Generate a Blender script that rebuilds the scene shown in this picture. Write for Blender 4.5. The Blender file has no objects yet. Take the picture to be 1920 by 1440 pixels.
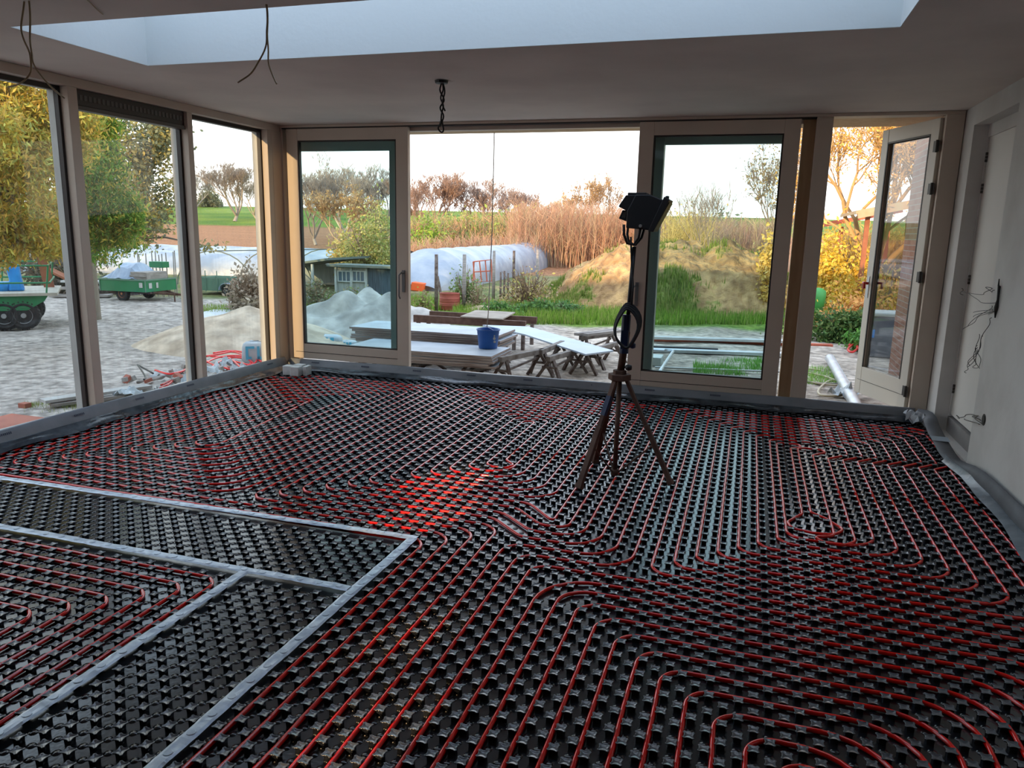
import bpy, math, random
import numpy as np
from mathutils import Vector, Matrix, Quaternion
random.seed(7); rng = np.random.default_rng(7)
S = bpy.context.scene
COL = S.collection
pi = math.pi
# ------------------------------------------------------------------ camera
FPX, YAW, PITCH, ROLL, CAMH = 1413.6, .2997, .2009, .0224, 1.608
def cam_axes():
    cy, sy, cp, sp = math.cos(YAW), math.sin(YAW), math.cos(PITCH), math.sin(PITCH)
    f = np.array([-sy*cp, cy*cp, -sp]); r = np.array([cy, sy, 0.]); u = np.cross(r, f)
    cr, sr = math.cos(ROLL), math.sin(ROLL)
    return f, r*cr+u*sr, u*cr-r*sr
CF, CR, CU = cam_axes()
cd = bpy.data.cameras.new('camera'); cam = bpy.data.objects.new('camera', cd); COL.objects.link(cam)
cd.sensor_width = 36; cd.lens = FPX/1920*36; cd.clip_end = 1000; cd.clip_start = .05
M = Matrix(((CR[0], CU[0], -CF[0], 0), (CR[1], CU[1], -CF[1], 0), (CR[2], CU[2], -CF[2], CAMH), (0, 0, 0, 1)))
cam.matrix_world = M; S.camera = cam
# ------------------------------------------------------------------ world, sun, exposure
S.view_settings.view_transform = 'Standard'; S.view_settings.look = 'None'
S.view_settings.gamma = 1; S.view_settings.use_curve_mapping = False
S.view_settings.exposure = 1.35
W = bpy.data.worlds.new('sky'); S.world = W; W.use_nodes = True
nt = W.node_tree; nt.nodes.clear()
wo = nt.nodes.new('ShaderNodeOutputWorld'); bg = nt.nodes.new('ShaderNodeBackground')
tc = nt.nodes.new('ShaderNodeTexCoord'); sx = nt.nodes.new('ShaderNodeSeparateXYZ')
rp = nt.nodes.new('ShaderNodeValToRGB'); ns = nt.nodes.new('ShaderNodeTexNoise'); mx = nt.nodes.new('ShaderNodeMix'); mx.data_type = 'RGBA'
mp = nt.nodes.new('ShaderNodeMapping'); mp.inputs['Scale'].default_value = (1.2, 1.2, 6)
ns.inputs['Scale'].default_value = 2.2; ns.inputs['Detail'].default_value = 5
nt.links.new(tc.outputs['Generated'], sx.inputs[0]); nt.links.new(sx.outputs['Z'], rp.inputs[0])
nt.links.new(tc.outputs['Generated'], mp.inputs[0]); nt.links.new(mp.outputs[0], ns.inputs[0])
e = rp.color_ramp.elements
e[0].position = 0.0; e[0].color = (1.0, .95, .88, 1); e[1].position = 1.0; e[1].color = (.42, .62, .95, 1)
e1 = e.new(.08); e1.color = (.97, .98, .97, 1); e2 = e.new(.22); e2.color = (.80, .92, 1.0, 1); e3 = e.new(.5); e3.color = (.58, .76, 1, 1)
r2 = nt.nodes.new('ShaderNodeValToRGB'); r2.color_ramp.elements[0].position = .45; r2.color_ramp.elements[1].position = .65
nt.links.new(ns.outputs['Fac'], r2.inputs[0]); nt.links.new(r2.outputs[0], mx.inputs[0])
nt.links.new(rp.outputs[0], mx.inputs[6]); mx.inputs[7].default_value = (1.0, .99, .97, 1)
nt.links.new(mx.outputs[2], bg.inputs[0]); nt.links.new(bg.outputs[0], wo.inputs[0])
bg.inputs[1].default_value = 1.05
sd = bpy.data.lights.new('sun', 'SUN'); sun = bpy.data.objects.new('sun', sd); COL.objects.link(sun)
sd.energy = 2.6; sd.color = (1.0, .66, .34); sd.angle = .012
sun_dir = Vector((.28, 1, -.20)).normalized()          # low evening sun, from behind the house
sun.rotation_euler = sun_dir.to_track_quat('-Z', 'Y').to_euler(); sun.location = (0, -10, 8)

# ------------------------------------------------------------------ helpers
def at(px, py, ax, v):
    "point where the view ray through a picture position meets the plane axis=v"
    d = CF+CR*(px-960)/FPX-CU*(py-720)/FPX
    c = np.array([0, 0, CAMH]); return Vector(c+d*((v-c[ax])/d[ax]))
def gd(px, py, z=-.15): return at(px, py, 2, z)
def far(px, py, dist):
    d = CF+CR*(px-960)/FPX-CU*(py-720)/FPX
    h = math.hypot(d[0], d[1]); return Vector(np.array([0, 0, CAMH])+d*dist/h)
def tag(o, label=None, cat=None, group=None, kind=None):
    if label: o['label'] = label
    if cat: o['category'] = cat
    if group: o['group'] = group
    if kind: o['kind'] = kind
    return o
def empty(name, loc=(0, 0, 0), rz=0, label=None, cat=None, group=None):
    o = bpy.data.objects.new(name, None); COL.objects.link(o); o.location = loc; o.rotation_euler = (0, 0, rz)
    o.empty_display_size = .1
    return tag(o, label, cat, group)
class MB:
    def __init__(s): s.v = []; s.f = []
    def add(s, vs, fs):
        n = len(s.v); s.v += [tuple(p) for p in vs]; s.f += [tuple(i+n for i in q) for q in fs]; return s
    def box(s, x0, x1, y0, y1, z0, z1):
        return s.add([(x0,y0,z0),(x1,y0,z0),(x1,y1,z0),(x0,y1,z0),(x0,y0,z1),(x1,y0,z1),(x1,y1,z1),(x0,y1,z1)],
                     [(0,3,2,1),(4,5,6,7),(0,1,5,4),(1,2,6,5),(2,3,7,6),(3,0,4,7)])
    def beam(s, a, b, w, h, up=(0, 0, 1)):
        a = Vector(a); b = Vector(b); d = (b-a).normalized(); up = Vector(up)
        if abs(d.dot(up)) > .99: up = Vector((0, 1, 0))
        r = d.cross(up).normalized()*w/2; u = r.cross(d).normalized()*h/2
        vs = [a-r-u, a+r-u, a+r+u, a-r+u, b-r-u, b+r-u, b+r+u, b-r+u]
        return s.add(vs, [(0,1,2,3),(7,6,5,4),(0,4,5,1),(1,5,6,2),(2,6,7,3),(3,7,4,0)])
    def tube(s, pts, r, n=8, closed=False, cap=True):
        P = [Vector(p) for p in pts]; m = len(P)
        if m < 2: return s
        R = r if isinstance(r, (list, tuple)) else [r]*m
        ring = []; prev = None
        for i in range(m):
            a = P[(i-1) % m] if closed else P[max(i-1, 0)]; b = P[(i+1) % m] if closed else P[min(i+1, m-1)]
            t = (b-a)
            if t.length < 1e-9: t = Vector((0, 0, 1))
            t.normalize()
            if prev is None:
                q = Vector((0, 0, 1)) if abs(t.z) < .9 else Vector((1, 0, 0))
                u = (q-t*q.dot(t)).normalized()
            else:
                u = prev-t*prev.dot(t)
                u = u.normalized() if u.length > 1e-6 else t.orthogonal().normalized()
            prev = u; w = t.cross(u)
            ring.append([P[i]+(u*math.cos(2*pi*k/n)+w*math.sin(2*pi*k/n))*R[i] for k in range(n)])
        vs = [p for q in ring for p in q]; fs = []
        for i in range(m if closed else m-1):
            j = (i+1) % m
            for k in range(n): fs.append((i*n+k, i*n+(k+1) % n, j*n+(k+1) % n, j*n+k))
        if cap and not closed: fs += [tuple(range(n-1, -1, -1)), tuple((m-1)*n+k for k in range(n))]
        return s.add(vs, fs)
    def lathe(s, prof, c=(0, 0, 0), n=20, axis='z'):
        vs = []; fs = []
        for r, z in prof:
            for k in range(n):
                a = 2*pi*k/n; x, y = r*math.cos(a), r*math.sin(a)
                p = (x, y, z) if axis == 'z' else ((z, x, y) if axis == 'x' else (x, z, y))
                vs.append((c[0]+p[0], c[1]+p[1], c[2]+p[2]))
        for i in range(len(prof)-1):
            for k in range(n): fs.append((i*n+k, i*n+(k+1) % n, (i+1)*n+(k+1) % n, (i+1)*n+k))
        fs.append(tuple(range(n-1, -1, -1))); fs.append(tuple((len(prof)-1)*n+k for k in range(n)))
        return s.add(vs, fs)
    def prism(s, pts, a, b, axis='z'):
        n = len(pts); T = {'z': lambda p, h: (p[0], p[1], h), 'y': lambda p, h: (p[0], h, p[1]), 'x': lambda p, h: (h, p[0], p[1])}[axis]
        vs = [T(p, a) for p in pts]+[T(p, b) for p in pts]
        return s.add(vs, [tuple(range(n-1, -1, -1)), tuple(range(n, 2*n))]+[(i, (i+1) % n, n+(i+1) % n, n+i) for i in range(n)])
    def xf(s, mat):
        s.v = [tuple(mat @ Vector(p)) for p in s.v]; return s
def link(name, me, m, parent=None, smooth=False):
    o = bpy.data.objects.new(name, me); COL.objects.link(o)
    if m: me.materials.append(m)
    if parent: o.parent = parent
    if smooth:
        me.polygons.foreach_set('use_smooth', [True]*len(me.polygons))
    return o
def obj(name, mb, m, parent=None, smooth=False, bevel=0):
    me = bpy.data.meshes.new(name); me.from_pydata(mb.v, [], mb.f); me.update()
    o = link(name, me, m, parent, smooth)
    if bevel:
        b = o.modifiers.new('bevel', 'BEVEL'); b.width = bevel; b.segments = 2; b.limit_method = 'ANGLE'
    return o
def obj_np(name, V, F, m, parent=None, smooth=False, cols=None):
    "V (n,3), F (m,k) arrays"
    me = bpy.data.meshes.new(name); V = np.asarray(V, np.float32); F = np.asarray(F, np.int32); k = F.shape[1]
    me.vertices.add(len(V)); me.vertices.foreach_set('co', V.ravel())
    me.loops.add(F.size); me.loops.foreach_set('vertex_index', F.ravel())
    me.polygons.add(len(F)); me.polygons.foreach_set('loop_start', np.arange(0, F.size, k, dtype=np.int32))
    me.polygons.foreach_set('loop_total', np.full(len(F), k, np.int32))
    me.update(calc_edges=True); me.validate()
    if cols is not None:
        ca = me.color_attributes.new('col', 'FLOAT_COLOR', 'POINT')
        c4 = np.ones((len(V), 4), np.float32); c4[:, :3] = cols; ca.data.foreach_set('color', c4.ravel())
    return link(name, me, m, parent, smooth)
def struct(name, mb, m, parent=None, **k):
    o = obj(name, mb, m, parent, **k)
    if parent is None: o['kind'] = 'structure'
    return o
def copy_tree(o, parent=None):
    c = o.copy(); COL.objects.link(c)
    if parent: c.parent = parent
    for ch in list(o.children): copy_tree(ch, c)
    return c

# ------------------------------------------------------------------ materials
def mat(name, c, rough=.6, metal=0, c2=None, scale=8, bump=0, bscale=None, spec=.5, stretch=(1, 1, 1), lo=.35, hi=.65, detail=6, coat=0, trans=0):
    m = bpy.data.materials.new(name); m.use_nodes = True; nt = m.node_tree; b = nt.nodes['Principled BSDF']
    b.inputs['Roughness'].default_value = rough; b.inputs['Metallic'].default_value = metal
    b.inputs['Specular IOR Level'].default_value = spec; b.inputs['Coat Weight'].default_value = coat
    b.inputs['Base Color'].default_value = (*c, 1)
    if c2 or bump:
        t = nt.nodes.new('ShaderNodeTexCoord'); mp = nt.nodes.new('ShaderNodeMapping'); mp.inputs['Scale'].default_value = stretch
        nt.links.new(t.outputs['Object'], mp.inputs[0])
        n = nt.nodes.new('ShaderNodeTexNoise'); n.inputs['Scale'].default_value = scale; n.inputs['Detail'].default_value = detail
        nt.links.new(mp.outputs[0], n.inputs[0])
        if c2:
            r = nt.nodes.new('ShaderNodeValToRGB'); e = r.color_ramp.elements
            e[0].position = lo; e[0].color = (*c, 1); e[1].position = hi; e[1].color = (*c2, 1)
            nt.links.new(n.outputs['Fac'], r.inputs[0]); nt.links.new(r.outputs[0], b.inputs['Base Color'])
        if bump:
            n2 = nt.nodes.new('ShaderNodeTexNoise'); n2.inputs['Scale'].default_value = bscale or scale*3; n2.inputs['Detail'].default_value = 5
            nt.links.new(mp.outputs[0], n2.inputs[0])
            bp = nt.nodes.new('ShaderNodeBump'); bp.inputs['Strength'].default_value = 1; bp.inputs['Distance'].default_value = bump
            nt.links.new(n2.outputs['Fac'], bp.inputs['Height']); nt.links.new(bp.outputs[0], b.inputs['Normal'])
    return m
def vmat(name, rough=.9, bump=0, bscale=10, spec=.2, nscale=0, namt=.3, translucent=0):
    "colour comes from the mesh's own 'col' attribute, times a procedural noise"
    m = bpy.data.materials.new(name); m.use_nodes = True; nt = m.node_tree; b = nt.nodes['Principled BSDF']
    b.inputs['Roughness'].default_value = rough; b.inputs['Specular IOR Level'].default_value = spec
    a = nt.nodes.new('ShaderNodeAttribute'); a.attribute_name = 'col'; out = a.outputs['Color']
    t = nt.nodes.new('ShaderNodeTexCoord')
    if nscale:
        n = nt.nodes.new('ShaderNodeTexNoise'); n.inputs['Scale'].default_value = nscale; n.inputs['Detail'].default_value = 8
        nt.links.new(t.outputs['Object'], n.inputs[0])
        mr = nt.nodes.new('ShaderNodeMapRange'); mr.inputs[1].default_value = .3; mr.inputs[2].default_value = .7
        mr.inputs[3].default_value = 1-namt; mr.inputs[4].default_value = 1+namt
        nt.links.new(n.outputs['Fac'], mr.inputs[0])
        mm = nt.nodes.new('ShaderNodeVectorMath'); mm.operation = 'SCALE'
        nt.links.new(out, mm.inputs[0]); nt.links.new(mr.outputs[0], mm.inputs['Scale']); out = mm.outputs[0]
    nt.links.new(out, b.inputs['Base Color'])
    if bump:
        n2 = nt.nodes.new('ShaderNodeTexNoise'); n2.inputs['Scale'].default_value = bscale; n2.inputs['Detail'].default_value = 6
        nt.links.new(t.outputs['Object'], n2.inputs[0])
        bp = nt.nodes.new('ShaderNodeBump'); bp.inputs['Strength'].default_value = 1; bp.inputs['Distance'].default_value = bump
        nt.links.new(n2.outputs['Fac'], bp.inputs['Height']); nt.links.new(bp.outputs[0], b.inputs['Normal'])
    if translucent:
        o = nt.nodes['Material Output']; tr = nt.nodes.new('ShaderNodeBsdfTranslucent'); mxs = nt.nodes.new('ShaderNodeMixShader'); mxs.inputs[0].default_value = translucent
        nt.links.new(out, tr.inputs[0]); nt.links.new(b.outputs[0], mxs.inputs[1]); nt.links.new(tr.outputs[0], mxs.inputs[2]); nt.links.new(mxs.outputs[0], o.inputs[0])
    return m
def glass(name, tint=(.9, .95, .94), ior=1.45, haze=0.0):
    m = bpy.data.materials.new(name); m.use_nodes = True; nt = m.node_tree; nt.nodes.remove(nt.nodes['Principled BSDF'])
    o = nt.nodes['Material Output']; t = nt.nodes.new('ShaderNodeBsdfTransparent'); t.inputs[0].default_value = (*tint, 1)
    g = nt.nodes.new('ShaderNodeBsdfGlossy'); g.inputs['Roughness'].default_value = .02
    lw = nt.nodes.new('ShaderNodeLayerWeight'); lw.inputs[0].default_value = .5   # Schlick reflectance, same from both sides of the pane
    pw = nt.nodes.new('ShaderNodeMath'); pw.operation = 'POWER'; pw.inputs[1].default_value = 5
    f0 = ((ior-1)/(ior+1))**2; fr = nt.nodes.new('ShaderNodeMath'); fr.operation = 'MULTIPLY_ADD'; fr.inputs[1].default_value = 1-f0; fr.inputs[2].default_value = f0
    nt.links.new(lw.outputs['Facing'], pw.inputs[0]); nt.links.new(pw.outputs[0], fr.inputs[0])
    mxs = nt.nodes.new('ShaderNodeMixShader'); nt.links.new(fr.outputs[0], mxs.inputs[0]); nt.links.new(t.outputs[0], mxs.inputs[1]); nt.links.new(g.outputs[0], mxs.inputs[2])
    last = mxs.outputs[0]
    if haze:
        d = nt.nodes.new('ShaderNodeBsdfDiffuse'); d.inputs[0].default_value = (.7, .72, .7, 1)
        tcx = nt.nodes.new('ShaderNodeTexCoord'); mp = nt.nodes.new('ShaderNodeMapping'); mp.inputs['Scale'].default_value = (1, 14, .35)
        n = nt.nodes.new('ShaderNodeTexNoise'); n.inputs['Scale'].default_value = 3.0; n.inputs['Detail'].default_value = 6
        mr = nt.nodes.new('ShaderNodeMapRange'); mr.inputs[1].default_value = .42; mr.inputs[2].default_value = .8; mr.inputs[3].default_value = .0; mr.inputs[4].default_value = haze
        nt.links.new(tcx.outputs['Object'], mp.inputs[0]); nt.links.new(mp.outputs[0], n.inputs[0]); nt.links.new(n.outputs['Fac'], mr.inputs[0])
        m2 = nt.nodes.new('ShaderNodeMixShader'); nt.links.new(mr.outputs[0], m2.inputs[0]); nt.links.new(last, m2.inputs[1]); nt.links.new(d.outputs[0], m2.inputs[2]); last = m2.outputs[0]
    nt.links.new(last, o.inputs[0]); return m
def bricks(name, c1, c2, mortar, scale=4.5, bump=.004, rough=.85):
    m = bpy.data.materials.new(name); m.use_nodes = True; nt = m.node_tree; b = nt.nodes['Principled BSDF']; b.inputs['Roughness'].default_value = rough
    t = nt.nodes.new('ShaderNodeTexCoord'); sp = nt.nodes.new('ShaderNodeSeparateXYZ'); cb = nt.nodes.new('ShaderNodeCombineXYZ'); ad = nt.nodes.new('ShaderNodeMath')
    nt.links.new(t.outputs['Object'], sp.inputs[0]); nt.links.new(sp.outputs['X'], ad.inputs[0]); nt.links.new(sp.outputs['Y'], ad.inputs[1])
    nt.links.new(ad.outputs[0], cb.inputs['X']); nt.links.new(sp.outputs['Z'], cb.inputs['Y'])
    k = nt.nodes.new('ShaderNodeTexBrick'); k.inputs['Scale'].default_value = scale; k.inputs['Color1'].default_value = (*c1, 1); k.inputs['Color2'].default_value = (*c2, 1); k.inputs['Mortar'].default_value = (*mortar, 1)
    k.inputs['Mortar Size'].default_value = .02; k.inputs['Brick Width'].default_value = .95; k.inputs['Row Height'].default_value = .27
    nt.links.new(cb.outputs[0], k.inputs['Vector']); nt.links.new(k.outputs['Color'], b.inputs['Base Color'])
    bp = nt.nodes.new('ShaderNodeBump'); bp.inputs['Distance'].default_value = bump; bp.invert = True
    nt.links.new(k.outputs['Fac'], bp.inputs['Height']); nt.links.new(bp.outputs[0], b.inputs['Normal']); return m
Mx = dict(
 ceiling=mat('plaster_ceiling', (.74, .665, .60), .9, c2=(.65, .58, .525), scale=1.6, bump=.0015, bscale=25),
 well=mat('skylight_plaster', (.66, .70, .70), .9, bump=.001, bscale=30),
 wall=mat('plaster_wall', (.66, .65, .625), .85, c2=(.56, .545, .52), scale=2.2, bump=.0015, bscale=18),
 frame=mat('cream_frame', (.62, .53, .44), .45, c2=(.58, .495, .41), scale=3),
 dframe=mat('dark_rebate', (.03, .025, .022), .5),
 oframe=mat('outer_frame', (.46, .47, .45), .5, c2=(.40, .41, .39), scale=4),
 wood=mat('raw_wood', (.50, .34, .19), .6, c2=(.42, .27, .14), scale=5, stretch=(4, 4, .4)),
 door=mat('white_door', (.70, .68, .63), .6, c2=(.64, .62, .58), scale=1.2),
 concrete=mat('concrete', (.25, .24, .23), .9, c2=(.18, .17, .17), scale=3, bump=.003),
 grille=mat('grille_dark', (.055, .05, .045), .5),
 greygrn=mat('grey_green', (.46, .50, .47), .5),
 studs=mat('black_stud_plastic', (.008, .010, .014), .2, spec=.85, c2=(.016, .019, .026), scale=6, bump=.0004, bscale=60),
 caps=mat('stud_caps_dusty', (.06, .07, .088), .23, spec=.9, c2=(.11, .122, .14), scale=3),
 pipe=mat('red_pipe', (.86, .006, .004), .14, spec=.9),
 tape=mat('silver_tape', (.72, .82, .92), .32, metal=.15, c2=(.50, .60, .72), scale=20, bump=.002, bscale=22),
 foam=mat('grey_foam', (.23, .255, .29), .55, c2=(.17, .19, .215), scale=4, bump=.002, bscale=14),
 foil=mat('foil_skirt', (.02, .03, .042), .22, c2=(.07, .095, .12), scale=7, bump=.008, bscale=10, spec=.7),
 ink=mat('ink', (.03, .04, .08), .6),
 white_block=mat('aerated_block', (.72, .73, .72), .9, c2=(.60, .61, .60), scale=12, bump=.002),
 rust=mat('rusty_steel', (.085, .042, .028), .75, metal=.3, c2=(.15, .085, .06), scale=9, bump=.001),
 black=mat('black_plastic', (.008, .008, .009), .45),
 rubber=mat('black_rubber', (.012, .012, .013), .6),
 blueclamp=mat('blue_clamp', (.006, .018, .06), .4),
 chrome=mat('steel', (.55, .55, .54), .3, metal=.9),
 galv=mat('galvanised', (.58, .62, .66), .38, metal=.75, c2=(.44, .48, .52), scale=5, stretch=(1, 1, 1)),
 bucket=mat('blue_bucket', (.006, .07, .30), .4, c2=(.01, .10, .36), scale=4),
 rope=mat('rope', (.32, .29, .24), .9),
 conduit=mat('beige_conduit', (.36, .27, .15), .5),
 wire=mat('dark_wire', (.012, .011, .010), .5),
 redh=mat('red_handle', (.55, .02, .015), .4),
 lens=mat('lamp_lens', (.012, .012, .013), .35, spec=.3),
 brick=bricks('brick_wall', (.30, .11, .065), (.40, .20, .13), (.40, .35, .30), scale=4.2),
 board=mat('white_board', (.46, .52, .58), .5, c2=(.36, .41, .46), scale=3),
 boardedge=mat('board_layers', (.40, .35, .32), .8, c2=(.15, .09, .07), scale=9, stretch=(.3, .3, 14)),
 ply=mat('plywood', (.34, .29, .23), .8, c2=(.24, .20, .16), scale=5),
 oldsteel=mat('old_trestle', (.085, .050, .038), .8, metal=.2, c2=(.20, .17, .15), scale=14),
 hgrey=mat('handle_grey', (.20, .21, .22), .35, metal=.4),
 trest=mat('trestle_top', (.10, .075, .06), .85, c2=(.26, .24, .22), scale=7),
 grain=mat('weathered_wood', (.34, .31, .28), .85, c2=(.22, .20, .18), scale=6, stretch=(1, 1, 8)),
 sand=vmat('sand', .95, .012, 14, nscale=5, namt=.25),
 soil=vmat('soil', .95, .14, 6, nscale=1.6, namt=.35),
 ground=vmat('yard_ground', .9, .10, 7, nscale=9, namt=.5),
 leaf=vmat('leaf', .6, spec=.3, translucent=.35),
 twig=vmat('twig', .85),
 grass=vmat('grass_blade', .7, translucent=.3),
 green=mat('green_paint', (.012, .16, .055), .5, c2=(.02, .20, .075), scale=3),
 palegreen=mat('pale_green_paint', (.13, .24, .17), .6, c2=(.10, .19, .14), scale=3),
 tyre=mat('tyre', (.02, .02, .021), .8, bump=.01, bscale=14),
 hub=mat('hub_grey', (.30, .31, .31), .5, metal=.3),
 hubo=mat('hub_orange', (.42, .17, .07), .7),
 tarp=mat('blue_tarp', (.02, .22, .62), .45, c2=(.03, .30, .75), scale=5, bump=.03, bscale=5),
 tarpg=mat('grey_blue_tarp', (.26, .34, .46), .5, c2=(.36, .44, .55), scale=3, bump=.02, bscale=4),
 plasticw=mat('tunnel_film', (.36, .40, .44), .4, c2=(.19, .245, .32), scale=1.2, bump=.05, bscale=2),
 bagw=mat('bag_white', (.52, .57, .59), .5, c2=(.42, .49, .53), scale=5, bump=.02, bscale=8),
 cyan=mat('bag_print', (.07, .42, .62), .5),
 drum=mat('rust_drum', (.36, .085, .055), .7, c2=(.27, .06, .04), scale=6),
 redpaint=mat('red_paint', (.55, .14, .07), .7, c2=(.42, .10, .06), scale=8),
 orange=mat('orange_crate', (.85, .14, .03), .6),
 shed=mat('shed_grey', (.40, .40, .37), .85, c2=(.30, .30, .28), scale=5, stretch=(6, 6, .4)),
 blackshed=mat('shed_black', (.035, .05, .07), .7, c2=(.09, .12, .15), scale=4, stretch=(6, 6, .5)),
 roofg=mat('roof_green_grey', (.13, .15, .13), .7),
 winglass=mat('shed_glass', (.10, .14, .18), .15, spec=.8),
 redwood=mat('red_brown_wood', (.30, .10, .045), .7, c2=(.22, .07, .03), scale=6),
 kerb=mat('red_kerb', (.36, .10, .065), .75, c2=(.44, .15, .10), scale=5),
 whitep=mat('white_plank', (.50, .50, .48), .7, c2=(.38, .37, .35), scale=4),
 beigehose=mat('beige_hose', (.52, .45, .30), .5),
 rubble=mat('rubble_grey', (.30, .29, .27), .9, c2=(.42, .41, .38), scale=8),
 brickred=mat('brick_red', (.35, .12, .08), .9),
 bingreen=mat('bin_green', (.06, .30, .07), .6),
 shinglass=glass('window_glass', (.93, .95, .94), ior=1.22, haze=.07),
 sashglass=glass('sash_glass', (.76, .86, .86), ior=1.3, haze=.05),
 doorglass=glass('door_glass', (.72, .74, .74), ior=1.7, haze=.05),
 skyglass=glass('skylight_glass', (.95, .97, 1.0)),
)
# ------------------------------------------------------------------ room shell
XL, XR, YB, ZC, YR = -4.98, 1.60, 7.35, 2.66, -3.0
SX0, SX1, SY0, SY1 = -4.06, .63, 3.47, 4.50            # skylight opening
b = MB(); b.box(XL-.2, XR+.25, YR-.2, YB+.15, -.14, -.004); struct('floor', b, Mx['concrete'])
b = MB()
for q in ((XL-.25, SX0, YR-.2, YB+.16), (SX1, XR+.3, YR-.2, YB+.16), (SX0, SX1, YR-.2, SY0), (SX0, SX1, SY1, YB+.16)):
    b.box(*q, ZC, ZC+.12)
struct('ceiling', b, Mx['ceiling'])
b = MB(); zt = ZC+.72; ee = .004
b.box(SX0-.05, SX1+.05, SY1-ee, SY1+.05, ZC+.001, zt); b.box(SX0-.05, SX1+.05, SY0-.05, SY0+ee, ZC+.001, zt)
b.box(SX0-.05, SX0+ee, SY0, SY1, ZC+.001, zt); b.box(SX1-ee, SX1+.05, SY0, SY1, ZC+.001, zt)
sw = struct('window_5', b, Mx['well'])
tag(sw, 'white plastered well of the long skylight in the ceiling', 'skylight')
b = MB(); b.box(SX0-.05, SX1+.05, SY0-.05, SY1+.05, zt, zt+.02); obj('glass_pane', b, Mx['skyglass'], sw)
b = MB()
for q in ((XL-.3, SX0-.06, YR-.2, YB+.3), (SX1+.06, XR+.5, YR-.2, YB+.3), (SX0-.06, SX1+.06, YR-.2, SY0-.06), (SX0-.06, SX1+.06, SY1+.06, YB+.3)):
    b.box(*q, ZC+.125, ZC+.18)
struct('trim_1', b, Mx['shed'])                         # flat roof slab over the ceiling
# rear wall, behind the camera, with unseen open slots added to shape the sun patches on the floor
b = MB()
def wall_with_holes(b, x0, x1, z0, z1, holes, y0, y1):
    xs = sorted({x0, x1}|{h[0] for h in holes}|{h[1] for h in holes}); zs = sorted({z0, z1}|{h[2] for h in holes}|{h[3] for h in holes})
    for i in range(len(xs)-1):
        for j in range(len(zs)-1):
            cx, cz = (xs[i]+xs[i+1])/2, (zs[j]+zs[j+1])/2
            if any(h[0] < cx < h[1] and h[2] < cz < h[3] for h in holes): continue
            b.box(xs[i], xs[i+1], y0, y1, zs[j], zs[j+1])
rear_holes = [(-3.75, -3.35, 1.31, 1.42), (-4.05, -3.60, 1.42, 1.55), (-2.88, -2.60, 1.08, 1.17), (-2.62, -2.30, .94, 1.06)]
wall_with_holes(b, XL-.2, XR+.25, -.1, ZC+.1, rear_holes, YR-.06, YR)
struct('wall_rear', b, Mx['wall'])
# right wall with door niche
NY0, NY1, NZ = 5.975, 7.06, 2.505
ndx = at(1857, 245, 1, NY1).x
b = MB(); T = .24
b.box(XR, XR+T, YR, NY0, -.1, ZC+.1); b.box(XR, XR+T, NY1, YB+.14, -.1, ZC+.1); b.box(XR, XR+T, NY0, NY1, NZ, ZC+.1)
b.box(XR+.02, XR+T, NY0, NY1, -.1, .02)
struct('wall_right', b, Mx['wall'])
d = struct('door_2', MB().box(ndx, ndx+.05, NY0+.01, NY1-.02, .165, 2.41), Mx['door'])
tag(d, 'flush white door set back in the plastered niche of right wall', 'door')
for z in (.35, 1.26, 1.98, 2.22):
    h = MB()
    for k in range(3): h.lathe([(.010, z+k*.026), (.010, z+k*.026+.022)], (ndx-.008, NY1-.03, 0), 8)
    obj('hinge', h, Mx['grille'], d)
b = MB(); b.box(ndx-.012, ndx+.06, NY0+.005, NY1-.005, 2.41, NZ); b.box(ndx-.012, ndx+.06, NY1-.018, NY1-.002, .0, 2.41)
obj('door_frame', b, Mx['wall'], d)
b = MB(); b.box(ndx-.02, ndx+.05, NY0+.005, NY1-.02, .02, .15); obj('threshold', b, Mx['concrete'], d)
# back wall: frame of the sliding doors
b = MB(); F = Mx['frame']
b.box(XL-.06, XR-.005, YB, YB+.14, 2.632, ZC-.001)                     # head
b.box(XL-.06, XR-.005, YB-.01, YB+.16, -.1, .105)                       # sill
b.box(.45, .585, YB, YB+.15, .105, 2.632)                              # post beside the small door
b.box(1.455, XR-.005, YB, YB+.15, .105, 2.632)                         # right jamb
b.box(XL-.07, -4.965, YB-.02, YB+.15, .105, 2.632)                     # corner
b.box(-4.965, -4.93, YB+.01, YB+.15, .105, 2.632)
b.box(-3.62, -3.50, YB+.085, YB+.17, .105, 2.58)
fr = struct('wall_back', b, F, bevel=.004)
b = MB(); b.box(.345, .45, YB+.06, YB+.15, .105, 2.62); b.box(-4.93, -4.85, YB+.085, YB+.15, .105, 2.62); obj('rebate', b, Mx['wood'], fr)
b = MB(); b.box(-4.93, .45, YB+.001, YB+.068, 2.622, 2.634)
obj('track', b, Mx['dframe'], fr)
obj('head_liner', MB().box(-4.93, .45, YB+.07, YB+.15, 2.585, 2.633), Mx['frame'], fr)
b = MB(); b.box(-.985, -.86, YB+.09, YB+.20, .09, 2.60); b.box(-.985, -.86, YB+.085, YB+.1, .09, 2.60)
b.box(-3.70, -3.60, YB+.09, YB+.2, .09, 2.6); obj('outer_post', b, Mx['greygrn'], fr)
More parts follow.
